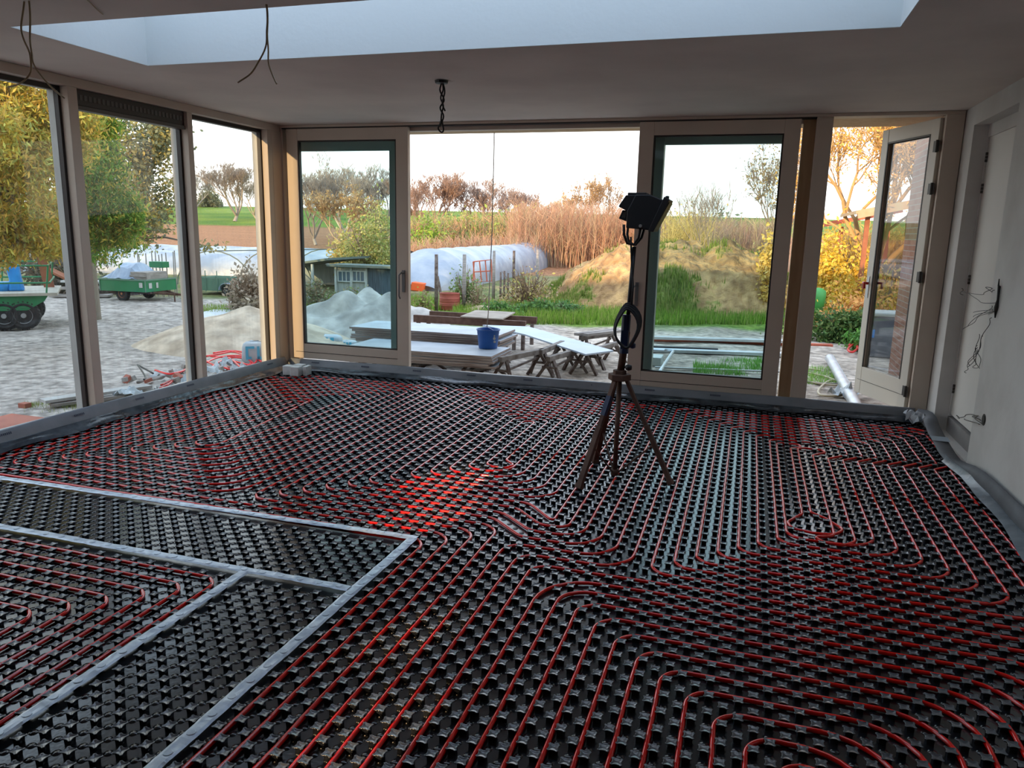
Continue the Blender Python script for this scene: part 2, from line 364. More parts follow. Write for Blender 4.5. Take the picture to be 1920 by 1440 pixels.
# trickle vents / roller boxes
def vent(x0, x1, z0, z1, y, name='vent_grille'):
    e = empty(name, (0, 0, 0))
    g = MB(); g.box(x0, x1, y, y+.06, z0, z1); obj('box', g, Mx['greygrn'], e)
    g = MB(); n = int((x1-x0)/.03)
    for i in range(n): g.box(x0+.02+i*(x1-x0-.04)/n, x0+.02+(i+.6)*(x1-x0-.04)/n, y-.004, y+.001, z1-.035, z1-.012)
    obj('slots', g, Mx['black'], e); return e
e_ = vent(-4.83, -3.72, 2.405, 2.56, YB+.13); tag(e_, 'grey green ventilation grille above left sliding door glass', 'vent', 'vent grilles')
e_ = vent(-.87, .32, 2.43, 2.57, YB+.13); tag(e_, 'grey green ventilation grille above right sliding door glass', 'vent', 'vent grilles')
# sliding sashes
def sash(x0, x1, z0, z1, label, stile=.135, top=.12, bot=.165, y=YB, hx=None):
    e = empty('sliding_door', ((x0+x1)/2, y, z0), 0, label, 'door'); ox, oz = (x0+x1)/2, z0
    g = MB(); L = lambda a: a-ox; Zz = lambda a: a-oz
    g.box(L(x0), L(x0+stile), 0, .06, 0, Zz(z1)); g.box(L(x1-stile), L(x1), 0, .06, 0, Zz(z1))
    g.box(L(x0+stile), L(x1-stile), .002, .058, Zz(z1-top), Zz(z1)); g.box(L(x0+stile), L(x1-stile), .002, .058, 0, bot)
    obj('frame', g, Mx['frame'], e, bevel=.003)
    g = MB(); a, c, d_, f_ = L(x0+stile), L(x1-stile), bot, Zz(z1-top); t = .014
    g.box(a, a+t, .008, .05, d_, f_); g.box(c-t, c, .008, .05, d_, f_); g.box(a+t, c-t, .008, .05, d_, d_+t); g.box(a+t, c-t, .008, .05, f_-t, f_)
    g.box(L(x0+.03), L(x1-stile), -.0015, .003, bot*.42, bot*.42+.005)
    obj('bead', g, Mx['dframe'], e)
    g = MB(); g.box(a+.005, c-.005, .024, .032, d_+.005, f_-.005); obj('glass_pane', g, Mx['sashglass'], e)
    if hx:
        g = MB(); g.box(L(hx)-.016, L(hx)+.016, -.010, 0, .80, 1.03)
        h = obj('handle_plate', g, Mx['hgrey'], e)
        g = MB(); g.tube([(L(hx), -.005, 1.0), (L(hx), -.045, 1.0)], .008, 8); g.tube([(L(hx), -.045, 1.01), (L(hx)-.03, -.05, .98), (L(hx)-.033, -.05, .76), (L(hx)-.02, -.045, .73)], .008, 8)
        obj('lever', g, Mx['hgrey'], h, smooth=True)
    return e
sash(-4.875, -3.445, .14, 2.62, 'cream sliding door slid to the left corner of back wall', hx=-3.50)
sash(-1.085, .325, .115, 2.62, 'cream sliding door slid right behind the tripod', hx=-1.03)
# small outward-opening door
hx_, hy_, L_ = 1.452, YB+.075, .86
ang = math.atan2(8.20-hy_, 1.138-hx_)
e = empty('garden_door', (hx_, hy_, .085), ang, 'narrow cream glazed door standing open outwards by the right wall', 'door')
g = MB(); zt_ = 2.53
g.box(0, .11, -.03, .03, 0, zt_); g.box(L_-.10, L_, -.03, .03, 0, zt_); g.box(.11, L_-.10, -.028, .028, 0, .27); g.box(.11, L_-.1, -.028, .028, zt_-.12, zt_)
obj('frame', g, mat('cream_frame_light', (.66, .62, .54), .45), e, bevel=.003)
g = MB(); t = .014
for s in (-.031, .024): 
    g.box(.11, .11+t, s, s+.008, .27, zt_-.12); g.box(L_-.1-t, L_-.1, s, s+.008, .27, zt_-.12); g.box(.11, L_-.1, s, s+.008, zt_-.12-t, zt_-.12)
g.box(.03, L_-.04, -.0305, .0305, .135, .139)
obj('bead', g, Mx['dframe'], e)
g = MB(); g.box(.112, L_-.102, -.006, .006, .272, zt_-.122); obj('glass_pane', g, Mx['doorglass'], e)
g = MB(); g.box(L_-.062, L_-.03, -.036, .036, .95, 1.16); h = obj('handle_plate', g, Mx['galv'], e)
g = MB()
for s in (1, -1): g.tube([(L_-.045, s*.03, 1.09), (L_-.045, s*.085, 1.095), (L_-.075, s*.09, 1.095), (L_-.085, s*.09, 1.04)], .013, 8)
obj('lever', g, Mx['redh'], h, smooth=True)
for z in (.18, 1.2, 1.95, 2.3):
    g = MB(); g.lathe([(.012, z-.05), (.012, z+.05)], (-.005, .038, 0), 10); g.box(-.03, .05, .028, .034, z-.045, z+.045); obj('hinge', g, Mx['grille'], e)
# left wall: glazing of three visible bays and two more towards the camera
b = MB()
ys = [(4.66, 4.745), (5.925, 5.99), (7.12, 7.20)]
b.box(XL-.05, XL+.03, YR, YB, 2.59, ZC-.001); b.box(XL-.16, XL+.03, YR, YB, -.1, .10)
for y0, y1 in ys+[(3.05, 3.14), (1.5, 1.6)]:
    b.box(XL-.045, XL+.03, y0, y1, .10, 2.59)
b.box(XL-.05, XL+.03, 7.20, YB+.02, .1, 2.59)
b.box(XL-.16, XL+.03, YR, 1.5, .10, 2.59)
wl = struct('wall_left', b, F, bevel=.004)
b = MB()
for y0, y1 in ys+[(3.05, 3.14)]:
    b.box(XL-.085, XL-.045, y0-.02, y1+.02, .10, 2.57)
b.box(XL-.085, XL-.05, 1.5, 7.2, 2.555, 2.60)
obj('rebate', b, Mx['dframe'], wl)
b = MB()
for y0, y1 in ys+[(3.05, 3.14)]:
    b.box(XL-.145, XL-.085, y0-.022, y1+.022, .05, 2.62)
b.box(XL-.145, XL-.085, 1.5, 7.3, 2.56, 2.66); b.box(XL-.22, XL-.085, 1.5, 7.3, .0, .085)
obj('outer_frame', b, Mx['oframe'], wl)
bays = [(3.14, 4.66), (4.745, 5.925), (5.99, 7.12)]
for i, (y0, y1) in enumerate(bays):
    g = MB(); g.box(XL-.075, XL-.067, y0-.01, y1+.01, .10, 2.58)
    struct('window_%d' % (i+1), g, Mx['shinglass'])
g = MB(); g.box(XL-.075, XL-.067, 1.6, 3.05, .1, 2.58); struct('window_4', g, Mx['shinglass'])
e = empty('blind_box', (XL-.05, 4.745, 2.45), 0, 'dark roller blind box above the middle window of left wall', 'blind')
g = MB(); g.box(-.03, .045, .0, 1.18, .02, .14); obj('cassette', g, Mx['grille'], e, bevel=.004)
g = MB(); g.box(-.02, .055, .0, 1.18, -.012, .018); obj('rail', g, mat('rail_grey', (.10, .09, .08), .4), e)
g = MB()
for k in range(26): g.box(.045, .048, .05+k*.043, .075+k*.043, .06, .10)
obj('slots', g, mat('slot', (.13, .12, .11), .6), e)

# ------------------------------------------------------------------ underfloor heating
GX0, GY0, GS = .056, .070, .05
def G(gx, gy, z=.0125): return Vector((GX0+GS*gx, GY0+GS*gy, z))
def fillet(P, R):
    "polyline in grid units, R radius per inner corner"
    out = [P[0]]
    for i in range(1, len(P)-1):
        a, p, c = Vector(P[i-1]), Vector(P[i]), Vector(P[i+1]); r = R[i-1] if isinstance(R, (list, tuple)) else R
        u = (a-p); v = (c-p); lu, lv = u.length, v.length
        if lu < 1e-6 or lv < 1e-6: continue
        u.normalize(); v.normalize(); th = math.acos(max(-1, min(1, u.dot(v))))
        if th > 3.1: out.append(tuple(p)); continue
        t = r/math.tan(th/2); t = min(t, lu*.5, lv*.5); r2 = t*math.tan(th/2)
        bis = (u+v).normalized(); cen = p+bis*(r2/math.sin(th/2)); s = p+u*t; e2 = p+v*t
        a0 = math.atan2(s.y-cen.y, s.x-cen.x); a1 = math.atan2(e2.y-cen.y, e2.x-cen.x); da = (a1-a0+pi) % (2*pi)-pi
        n = max(3, int(abs(da)/.22))
        out += [(cen.x+r2*math.cos(a0+da*k/n), cen.y+r2*math.sin(a0+da*k/n)) for k in range(n+1)]
    out.append(P[-1]); return out
def dens(P, step=3.0):
    out = [P[0]]
    for a, c in zip(P, P[1:]):
        L = math.hypot(c[0]-a[0], c[1]-a[1]); n = max(1, int(L/step))
        for k in range(1, n+1): out.append((a[0]+(c[0]-a[0])*k/n, a[1]+(c[1]-a[1])*k/n))
    return out
pipe_pts = []
def pipe_mesh(paths):
    b = MB()
    for P, R in paths:
        Q = dens(fillet(P, R)); W3 = []
        ph = random.random()*6
        for i, q in enumerate(Q):
            w = .03*math.sin(q[0]*.9+ph)*math.cos(q[1]*.7+ph)
            W3.append(G(q[0]+w, q[1]+w, .0115+.001*math.sin(q[0]*1.7+q[1]*1.3)))
        b.tube(W3, .0086, 8)
        D = dens(Q, .4); pipe_pts.extend(D)
    return b
A_, B_, R_, L_f = [], [], [], []
YN = 6            # how far towards the camera the runs are laid
# circuit A: left back
for par in (0, 1):
    path = [(-31+2*par, YN), (-31+2*par, 67+2*par)]; rad = [2.6]
    m = par
    while True:
        q = m
        path.append((-98+2*m, 67+2*m)); rad.append(1.9)
        if m >= 9:
            path += [(-98+2*m, 117 if par else 115.5)]
            if m == 9: path += [(-78.0, 117)]; rad += [.8]
            break
        path += [(-98+2*q, 135-2*q), (-94+2*q, 135-2*q), (-90+2*q, 139-2*q), (-58-2*q, 139-2*q), (-58-2*q, 71+2*q)]
        rad += [2, 1.5, 1.5, 1.6, 5.0]
        m += 2
    A_.append((path, rad))
# circuit B: middle
for i in range(0, 11):
    top = 139-2*i; lx = -56+2*i; bx = 71+2*i
    if i < 10: seg_t = [(lx, top), (-14-2*i, top)]
    else: seg_t = [(lx, 119), (-34, 119)]
    if i == 0: lower = [(-27, YN), (-27, 71), (lx, 71)]; lr = [2.6, 1.9]
    elif i == 1: lower = [(-25, YN), (-25, 73), (lx, 73)]; lr = [2.6, 1.9]
    elif i in (2, 3, 4, 5):
        dx = {2: 0, 3: .5, 4: 1.5, 5: 2.5}[i]; ry = -14-2*(i-2); by = bx-4
        lower = [(ry, top-6), (ry, by), (-22+dx*.6, by), (-26.5+dx, bx), (lx, bx)]; lr = [3.6, 2.5, 2.5, 1.9]
    else:
        ry = -22-2*(i-6); lower = [(ry, 100), (ry, bx), (lx, bx)]; lr = [3.6, 1.9]
    if i < 10:
        B_.append((lower+seg_t+[(-14-2*i, 100)], lr+[1.6, 1.9]))
    else:
        B_.append((lower+seg_t+[(-34, 93), (-31.0, 93.0), (-30.2, 94.6), (-32, 96.6), (-32, 100)], lr+[1.0, .9, 1.6, .9, 1.0, 1.0]))
# continue right-hand runs down to their bends
for i in range(4): B_.append(([(-14-2*i, 100), (-14-2*i, 139-2*(i+2)-6)], []))
# circuit R: right, with the foreground spiral
RT = {-12: 139, -10: 137}
for j in range(7): RT[-8+2*j] = 135-2*j
def upper(x):
    t = RT[x]; u = {-12: 30.2, -10: 29}.get(x, 27-(x+8))
    k = u-3 if x > -12 else 28
    return [(x, t), (u, t), (u, 117.6), (k, 114.4)], [1.8, 2.6, 1.0, 1.0], k
for t in range(12):
    k = 3-2*t; X = 43+2*t; r = 2.0 if k not in (-17, -15) else (5.0 if k == -17 else 2.6)
    R_.append(([(k, YN), (k, X), (6+2*t, X), (6+2*t, YN if t < 11 else 50)], [r, 4.2]))
R_.append(([(28, 50), (28, YN)], []))
for x, X in ((-21, 67), (-23, 69)):
    yx = -10 if x == -21 else -12
    up, ur, k = upper(yx)
    R_.append(([(x, YN), (x, X), (yx, X)]+up+[(k, 100)], [2.2, 3.6]+ur+[1.0]))
for j in range(8):
    x = -8+2*j if j < 7 else 5; X = 67+2*j; rx = 28-2*j
    if j < 7:
        up, ur, k = upper(x); R_.append(([(rx, 98), (rx, X), (x, X)]+up+[(k, 98)], [3.4, 2.0]+ur+[1.0]))
    else:
        R_.append(([(14, 98), (14, 81), (5, 81), (5, 121), (8.4, 121), (8.6, 119.6), (7, 118.2), (7, 89), (6.2, 87.6), (5.2, 85.6), (5.6, 83.9), (8.0, 83.2), (10.2, 83.7), (11.2, 85.6), (9.4, 88.6), (8, 90), (8, 119.2), (11.6, 119.2), (12.0, 117.8), (10, 115.6), (10, 83.2), (8.4, 82.4), (7.9, 81.9), (8.6, 80.9), (10.6, 80.7), (12, 82.2), (12, 98)],
                    [3.4, 2.0, 1.4, .6, .7, 1.0, 1.2, 1.2, 1.0, 1.0, 1.6, 1.6, 1.4, 1.6, 1.2, 1.2, .8, .8, 1.0, 1.2, .8, .6, .8, 1.2, 1.4]))
        up, ur, k = upper(4)
for k in list(range(12, 27, 2)):
    R_.append(([(k, 98), (k, 101)], []))
# circuit F: front left
for n in range(9):
    L_f.append(([(-95, 52-2*n), (-45-2*n, 52-2*n), (-45-2*n, YN)], [2.0]))
for paths, lab, nm in ((A_, 'red heating pipe wound in long loops along the left glazing', 'heating_pipe'),
                       (B_, 'red heating pipe looped over the middle of the floor left of the tripod', 'heating_pipe'),
                       (R_, 'red heating pipe spiralling over the right half and foreground', 'heating_pipe'),
                       (L_f, 'red heating pipe in angled rows at the front left behind silver tape', 'heating_pipe')):
    tag(obj(nm, pipe_mesh(paths), Mx['pipe'], smooth=True), lab, 'pipe')
pp = np.array(pipe_pts)
occ = {}
for x, y in pp: occ.setdefault((int(math.floor(x)), int(math.floor(y))), []).append((x, y))
def clear(x, y, r):
    for i in (-1, 0, 1):
        for j in (-1, 0, 1):
            for q in occ.get((int(math.floor(x))+i, int(math.floor(y))+j), ()):
                if (q[0]-x)**2+(q[1]-y)**2 < r*r: return False
    return True
# one stud: star-shaped cap on a waisted body
def stud_template():
    cap = []
    for q in range(4):
        c = pi/4+q*pi/2
        for da, r in ((-pi/4, .0152), (-.42, .0165), (-.16, .0238), (.16, .0238), (.42, .0165)):
            cap.append((c+da, r))
    n = len(cap); V = []; Fq = []
    def ring(z, s, off=0): 
        i = len(V); V.extend([((r*s+off)*math.cos(a), (r*s+off)*math.sin(a), z) for a, r in cap]); return i
    r0 = ring(.0205, .72); r1 = ring(.0225, .90); r2 = ring(.0218, 1.0); r3 = ring(.0192, .98); r4 = ring(.0175, .70); r5 = ring(.001, .66)
    rings = [r0, r1, r2, r3, r4, r5]
    c0 = len(V); V.append((0, 0, .0208))
    Ft = [(c0, r0+k, r0+(k+1) % n) for k in range(n)]
    for a, b2 in zip(rings, rings[1:]):
        for k in range(n): Fq.append((a+k, b2+k, b2+(k+1) % n, a+(k+1) % n))
    for f in Fq: Ft += [(f[0], f[1], f[2]), (f[0], f[2], f[3])]
    return np.array(V), np.array(Ft)
SV, SF = stud_template()
# small round dimples moulded into the sheet between the studs
def dimple_template():
    V = [(0, 0, .0032)]; n = 10
    for r, z in ((.0135, .0030), (.0155, .0)): V += [(r*math.cos(2*pi*k/n), r*math.sin(2*pi*k/n), z) for k in range(n)]
    Fp = [(0, 1+k, 1+(k+1) % n) for k in range(n)]
    for k in range(n):
        a, b2, c2_, d2 = 1+k, 1+(k+1) % n, 11+(k+1) % n, 11+k; Fp += [(a, d2, c2_), (a, c2_, b2)]
    return np.array(V), np.array(Fp)
DV, DF = dimple_template()
tx3, tx4, ty1, ty2 = -1.578, -2.132, 3.365, 2.775      # tape lines
def region(x, y):
    if x < tx3 and y < ty1:
        if y > ty2: return 1
        return 2 if x < tx4 else 3
    return 0
cent = {0: [], 1: [], 2: [], 3: []}; dim = {0: [], 1: [], 2: [], 3: []}
for u in range(-102, 33):
    for v in range(4, 148):
        # studs sit half a step off the pipe grid
        gx, gy = u+.5, v+.5; x, y = GX0+GS*gx, GY0+GS*gy
        if x > XR-.03 or x < XL+.06 or y > YB-.10 or y < .3: continue
        if abs(x-tx3) < .03 and y < ty1 or abs(x-tx4) < .03 and y < ty2 or abs(y-ty1) < .03 and x < tx3 or abs(y-ty2) < .03 and x < tx3: continue
        if (u+v) % 2 == 0:
            if clear(gx, gy, .36): cent[region(x, y)].append((x, y))
        else:
            if clear(gx, gy, .3): dim[region(x, y)].append((x, y))
plabs = ['black studded heating panels covering the main floor under the red pipes', 'black studded panel without pipes between the two upper silver tapes',
         'black studded panel with red pipes in the front left corner', 'bare black studded panel in the triangle between front silver tapes']
rects = [[(XL+.03, tx3, ty1, YB-.03), (tx3, XR-.01, .3, YB-.03)], [(XL+.03, tx3, ty2, ty1)], [(XL+.03, tx4, .3, ty2)], [(tx4, tx3, .3, ty2)]]
for k in range(4):
    VV = []; FF = []; n = 0
    for C_, TV, TF in ((cent[k], SV, SF), (dim[k], DV, DF)):
        C_ = np.array(C_); m_ = len(C_)
        v = (TV[None]+np.concatenate([C_, np.zeros((m_, 1))], 1)[:, None]); v[:, :, 2] += rng.normal(0, .0003, (m_, 1))*(TV is SV)
        if TV is SV:
            v[:, :, 2] += (TV[None, :, 2] > .015)*((TV[None, :, 0]*rng.normal(0, .02, (m_, 1)))+(TV[None, :, 1]*rng.normal(0, .02, (m_, 1))))
        VV.append(v.reshape(-1, 3)); FF.append((TF[None]+n+(np.arange(m_)*len(TV))[:, None, None]).reshape(-1, 3)); n += m_*len(TV)
    for (x0, x1, y0, y1) in rects[k]:
        VV.append(np.array([(x0, y0, .0005), (x1, y0, .0005), (x1, y1, .0005), (x0, y1, .0005)])); FF.append(np.array([(n, n+1, n+2), (n, n+2, n+3)])); n += 4
    o = obj_np('stud_panel', np.concatenate(VV), np.concatenate(FF), Mx['studs']); o.data.materials.append(Mx['caps'])
    mi = np.zeros(len(o.data.polygons), np.int32); nf = len(SF); m_ = len(cent[k])
    mi[:nf*m_].reshape(m_, nf)[:, :20+40*2] = 1
    o.data.polygons.foreach_set('material_index', mi); o.data.update()
    tag(o, plabs[k], 'heating panel')
# silver joint tape laid over the stud tops
def tape(a, c, w, label):
    a = Vector(a); c = Vector(c); d = c-a; L = d.length; d.normalize(); nrm = Vector((-d.y, d.x, 0)); n = int(L/.012); V = []; Fp = []
    offs = (-.5, -.3, 0, .3, .5)
    for i in range(n+1):
        p = a+d*(L*i/n); s = L*i/n; bump = .0015*max(0, math.cos(2*pi*s/.1))**3
        for o in offs:
            q = p+nrm*(o*w+.0015*math.sin(s*9)); zz = .0250+bump-(.0035 if abs(o) == .5 else 0)+.0008*math.sin(s*37+o*5)
            V.append((q.x, q.y, zz))
    m = len(offs)
    for i in range(n):
        for k in range(m-1): Fp.append((i*m+k, i*m+k+1, (i+1)*m+k+1, (i+1)*m+k))
    b = MB(); b.v = V; b.f = Fp
    # round stud tops showing through the tape
    s = .03
    while s < L-.03:
        p = a+d*s; b.lathe([(.0155, .0245), (.0150, .0272), (.0135, .0280)], (p.x, p.y, 0), 12); s += .1
    o = obj('joint_tape', b, Mx['tape'], smooth=False); so = o.modifiers.new('thick', 'SOLIDIFY'); so.thickness = .0006
    tag(o, label, 'tape')
tape((XL+.1, ty1-.02, 0), (tx3+.03, ty1+.03, 0), .052, 'silver joint tape running left to right, farthest from the camera')
tape((XL+.1, ty2, 0), (tx3-.02, ty2, 0), .052, 'silver joint tape running left to right, nearer of the two')
tape((tx3, .5, 0), (tx3+.01, ty1+.02, 0), .052, 'long silver joint tape running from the foreground to the tape corner')
tape((tx4, .5, 0), (tx4-.004, ty2-.02, 0), .052, 'silver joint tape beside the angled pipes at front left')
tape((-4.36, ty2+.02, 0), (-4.36, ty1-.02, 0), .05, 'short silver tape at the left picture edge joining two tapes')

# ------------------------------------------------------------------ edge strips along the walls
def strip(axis, w, s0, s1, sgn, label, zt=.15, step=.06):
    "foam upright along a wall (axis 'x': runs along x at y=w; 'y': runs along y at x=w) with a loose foil skirt"
    n = int((s1-s0)/step)
    prof = [(.006, zt-.03), (.008, zt-.004), (.016, zt+.006), (.03, zt), (.045, zt-.03), (.062, zt-.07), (.075, .03), (.078, .001)]
    V = []; Fq = []
    P = lambda s, d, z: (s, w+sgn*d, z) if axis == 'x' else (w+sgn*d, s, z)
    for i in range(n+1):
        s = s0+(s1-s0)*i/n; wv = .006*math.sin(s*2.3)+.004*math.sin(s*7.1)
        for d, z in prof: V.append(P(s, d+wv*(1 if d > .02 else 0), z+.004*math.sin(s*3.1)))
    m = len(prof)
    for i in range(n):
        for k in range(m-1): Fq.append((i*m+k, i*m+k+1, (i+1)*m+k+1, (i+1)*m+k))
    b = MB(); b.v = V; b.f = Fq
    root = obj('edge_strip', b, Mx['foam'], smooth=True); md = root.modifiers.new('thick', 'SOLIDIFY'); md.thickness = .004
    tag(root, label, 'edge strip')
    b = MB(); V = []; Fq = []; n2 = n*2
    for i in range(n2+1):
        s = s0+(s1-s0)*i/n2; a = .5+.5*math.sin(s*4.3+math.sin(s*1.7)*2); c_ = .5+.5*math.sin(s*9.7+1)
        pr_ = [(.070, zt*.52), (.082+.006*c_, zt*.47), (.090+.015*a, zt*.35+.01*c_), (.108+.02*a, .045+.02*c_), (.125+.035*a, .026+.008*c_)]
        for d, z in pr_: V.append(P(s, d, z))
    for i in range(n2):
        for k in range(4): Fq.append((i*5+k, i*5+k+1, (i+1)*5+k+1, (i+1)*5+k))
    b.v = V; b.f = Fq; obj('foil_skirt', b, Mx['foil'], root, smooth=True)
    s = s0+.3
    while s < s1-.2:                 # small dark print repeated on the foam
        b = MB()
        for k in range(7):
            q = [P(s+k*.014, .0445, zt-.021), P(s+k*.014+.010, .0445, zt-.021), P(s+k*.014+.010, .051, zt-.036), P(s+k*.014, .051, zt-.036)]
            q = [(x, y, z+.003) if axis == 'x' else (x+.003*sgn, y, z+.002) for x, y, z in q]
            b.add(q, [(0, 1, 2, 3)])
        obj('print', b, Mx['ink'], root); s += .62
    return root
strip('x', YB-.012, XL+.07, 1.50, -1, 'grey foam edge strip with foil skirt along the back wall', zt=.135)
strip('y', XL+.032, 1.0, YB-.11, 1, 'grey foam edge strip with foil skirt under the left glazing', zt=.155)
rb = [(7.28, 1.47, .0, 1.52, .14), (7.2, 1.50, .02, 1.575, .15), (7.05, 1.51, .07, 1.585, .16), (6.9, 1.49, .12, 1.585, .15), (6.75, 1.465, .13, 1.575, .12), (6.55, 1.455, .09, 1.575, .085),
      (6.35, 1.455, .07, 1.575, .06), (6.15, 1.455, .05, 1.57, .045), (5.98, 1.465, .03, 1.565, .045), (5.8, 1.485, .024, 1.56, .075), (5.6, 1.52, .02, 1.56, .115), (5.4, 1.54, .01, 1.565, .135), (5.0, 1.55, .0, 1.572, .14), (4.4, 1.548, .0, 1.575, .145), (3.8, 1.552, 0, 1.578, .14), (2.6, 1.555, 0, 1.58, .14), (1.0, 1.555, 0, 1.58, .14)]
b = MB(); V = []; Fq = []
rows = []
for (a, c_) in zip(rb, rb[1:]):
    for k in range(6):
        t = k/6; rows.append([a[i]*(1-t)+c_[i]*t for i in range(5)])
rows.append(list(rb[-1]))
for i, (y, xl, zl, xr, zr) in enumerate(rows):
    wv = .004*math.sin(y*9)
    V += [(xl+wv, y, zl+.003), ((xl+xr)/2-.012+wv, y, (zl+zr)/2+.006), (xr, y, zr)]
for i in range(len(rows)-1):
    for k in range(2): Fq.append((i*3+k, i*3+k+1, (i+1)*3+k+1, (i+1)*3+k))
b.v = V; b.f = Fq
rs = obj('edge_strip', b, mat('foam_dark', (.12, .13, .145), .7, c2=(.085, .09, .10), scale=6), smooth=True); md = rs.modifiers.new('thick', 'SOLIDIFY'); md.thickness = .006
tag(rs, 'loose grey foam strip curling off the right wall below the niche', 'edge strip')
b = MB(); V = []; Fq = []; ii = [r for r in rows if r[0] < 6.0]
for i, (y, xl, zl, xr, zr) in enumerate(ii):
    a = .5+.5*math.sin(y*5)
    k_ = min(1, max(.35, (6.2-y)/1.6)); V += [(xl-.004, y, zl+.05), (xl-(.03+.02*a)*k_, y, .045), (xl-(.07+.05*a)*k_, y, .03)]
for i in range(len(ii)-1):
    for k in range(2): Fq.append((i*3+k, i*3+k+1, (i+1)*3+k+1, (i+1)*3+k))
b.v = V; b.f = Fq; obj('foil_skirt', b, mat('foil_pale', (.09, .115, .14), .35, c2=(.18, .22, .25), scale=8, bump=.01, bscale=9), rs, smooth=True)
b = MB(); b.add([(rows[28][1]-.003, 6.47, .081+.01), (1.578, 6.47, .083+.008), (1.578, 6.37, .070+.008), (1.452, 6.37, .079)], [(0, 1, 2, 3)])  # pale quad painted on as the small highlight of the curled strip
b.xf(Matrix.Translation((0, 0, .006))); obj('highlight_patch', b, mat('patch_pale', (.30, .36, .42), .5), rs)
# crumpled foil in the right corner
b = MB(); V = []; Fq = []
for i in range(14):
    for k in range(6):
        V.append((1.40+.02*i*.8+.012*math.sin(k*2.1+i), 7.16+.03*k-.012*i+.012*math.sin(i*1.9+k*1.3), .05+.075*math.sin(k/5*pi)+.022*math.sin(i*1.3+k*2)))
for i in range(13):
    for k in range(5): Fq.append((i*6+k, i*6+k+1, i*6+k+7, i*6+k+6))
b.v = V; b.f = Fq; tag(obj('foil_scrap', b, mat('foil_scrap', (.22, .24, .27), .35, c2=(.4, .43, .46), scale=9), smooth=False), 'crumpled foil end sticking up in the corner by the open garden door', 'foil')

# ------------------------------------------------------------------ things in the room
def bl(cx, cy, z, sx_, sy_, sz_, rz, lab, grp=None):
    o = obj('building_block', MB().box(-sx_/2, sx_/2, -sy_/2, sy_/2, 0, sz_), Mx['white_block'], bevel=.006); o.location = (cx, cy, z); o.rotation_euler = (0, 0, rz)
    return tag(o, lab, 'block', 'white blocks in the left corner')
p0 = gd(546, 704, .024)
bl(p0.x-.055, p0.y+.045, .024, .10, .10, .10, .1, 'small white block in the left back corner, leftmost of four')
bl(p0.x+.05, p0.y+.02, .024, .10, .09, .10, .12, 'small white block in the left back corner, nearest the camera')
bl(p0.x+.02, p0.y+.14, .024, .11, .09, .102, .05, 'small white block in the left back corner, at the back of the four')
bl(p0.x+.135, p0.y+.10, .024, .045, .12, .10, .1, 'narrow white block slice at the right of the four')
# tripod
CX, CY = -.752, 4.789
t = empty('tripod_stand', (CX, CY, .02), 0, 'rusty brown steel tripod stand on the studded floor', 'tripod')
feet = [(-.919, 4.444), (-.376, 4.739), (-.934, 5.032)]
for k, (fx, fy) in enumerate(feet):
    d = Vector((fx-CX, fy-CY, 0)); u = d.normalized(); top = Vector((u.x*.045, u.y*.045, .665)); ft = Vector((d.x, d.y, .008)); mid = top+(ft-top)*.5
    g = MB(); g.beam(top, mid, .030, .022); g.beam(mid-(ft-top)*.06, ft, .038, .028); l = obj('leg', g, Mx['rust'], t, bevel=.003)
    g = MB(); g.beam(ft+(top-ft)*.04, ft, .046, .036); obj('foot', g, Mx['rust'], l)
    if k == 0:
        g = MB(); g.beam(top+(ft-top)*.16, top+(ft-top)*.34, .033, .026); obj('blue_sleeve', g, Mx['blueclamp'], l)
    g = MB(); g.tube([(u.x*.02, u.y*.02, .03), tuple(top+(ft-top)*.62)], .006, 6); obj('strut', g, Mx['rust'], t)
g = MB(); g.tube([(0, 0, .01), (.002, 0, .66)], .016, 10); g.tube([(0, 0, .01), (0, 0, .05)], .026, 10); g.tube([(.0, 0, .66), (.03, .0, .97)], .024, 12); obj('column', g, Mx['rust'], t, smooth=True)
g = MB(); g.tube([(.03, 0, .95), (.05, .0, 1.505)], .013, 10); obj('pole', g, Mx['black'], t, smooth=True)
g = MB(); g.prism([(.075*math.cos(a), .075*math.sin(a)) for a in [2*pi*k/6 for k in range(6)]], .655, .695); g.prism([(.045*math.cos(a), .045*math.sin(a)) for a in [2*pi*k/6 for k in range(6)]], .69, .72); obj('collar', g, Mx['rust'], t, bevel=.004)
g = MB(); g.tube([(.02, 0, .74), (.06, -.03, .745)], .008, 8); g.lathe([(.005, -.02), (.02, -.014), (.022, 0), (.02, .014), (.005, .02)], (.06, -.03, .745), 12); obj('knob', g, Mx['black'], t, smooth=True)
g = MB(); g.box(0, .045, -.028, .012, .86, .98); g.tube([(.02, 0, .83), (.025, 0, 1.08)], .029, 10); g.lathe([(.004, -.02), (.02, -.012), (.02, .012), (.004, .02)], (.075, -.01, .885), 10); obj('clamp', g, Mx['blueclamp'], t, bevel=.003)
# coiled cable on the stand
g = MB()
for k in range(4):
    a0 = random.random(); pts = []
    for q in range(28):
        a = 2*pi*q/28; pts.append((.075*math.cos(a)*(1-.06*k)+.008*math.sin(3*a+a0), -.035-.014*k+.02*math.sin(a+a0), -.005*k+.138*math.sin(a)*(1-.04*k)))
    g.tube(pts, .0075, 7, closed=True)
c = obj('cable_coil', g, Mx['rubber'], smooth=True); c.location = (CX+.04, CY, 1.035)
g = MB(); pts = [(0.02, -.05, .13), (.02, -.03, .25), (.0, -.012, .4), (-.012, -.02, .55)]; g.tube(pts, .006, 6); obj('lead', g, Mx['rubber'], c, smooth=True)
tag(c, 'black electric cable coiled and hung on the tripod column', 'cable')
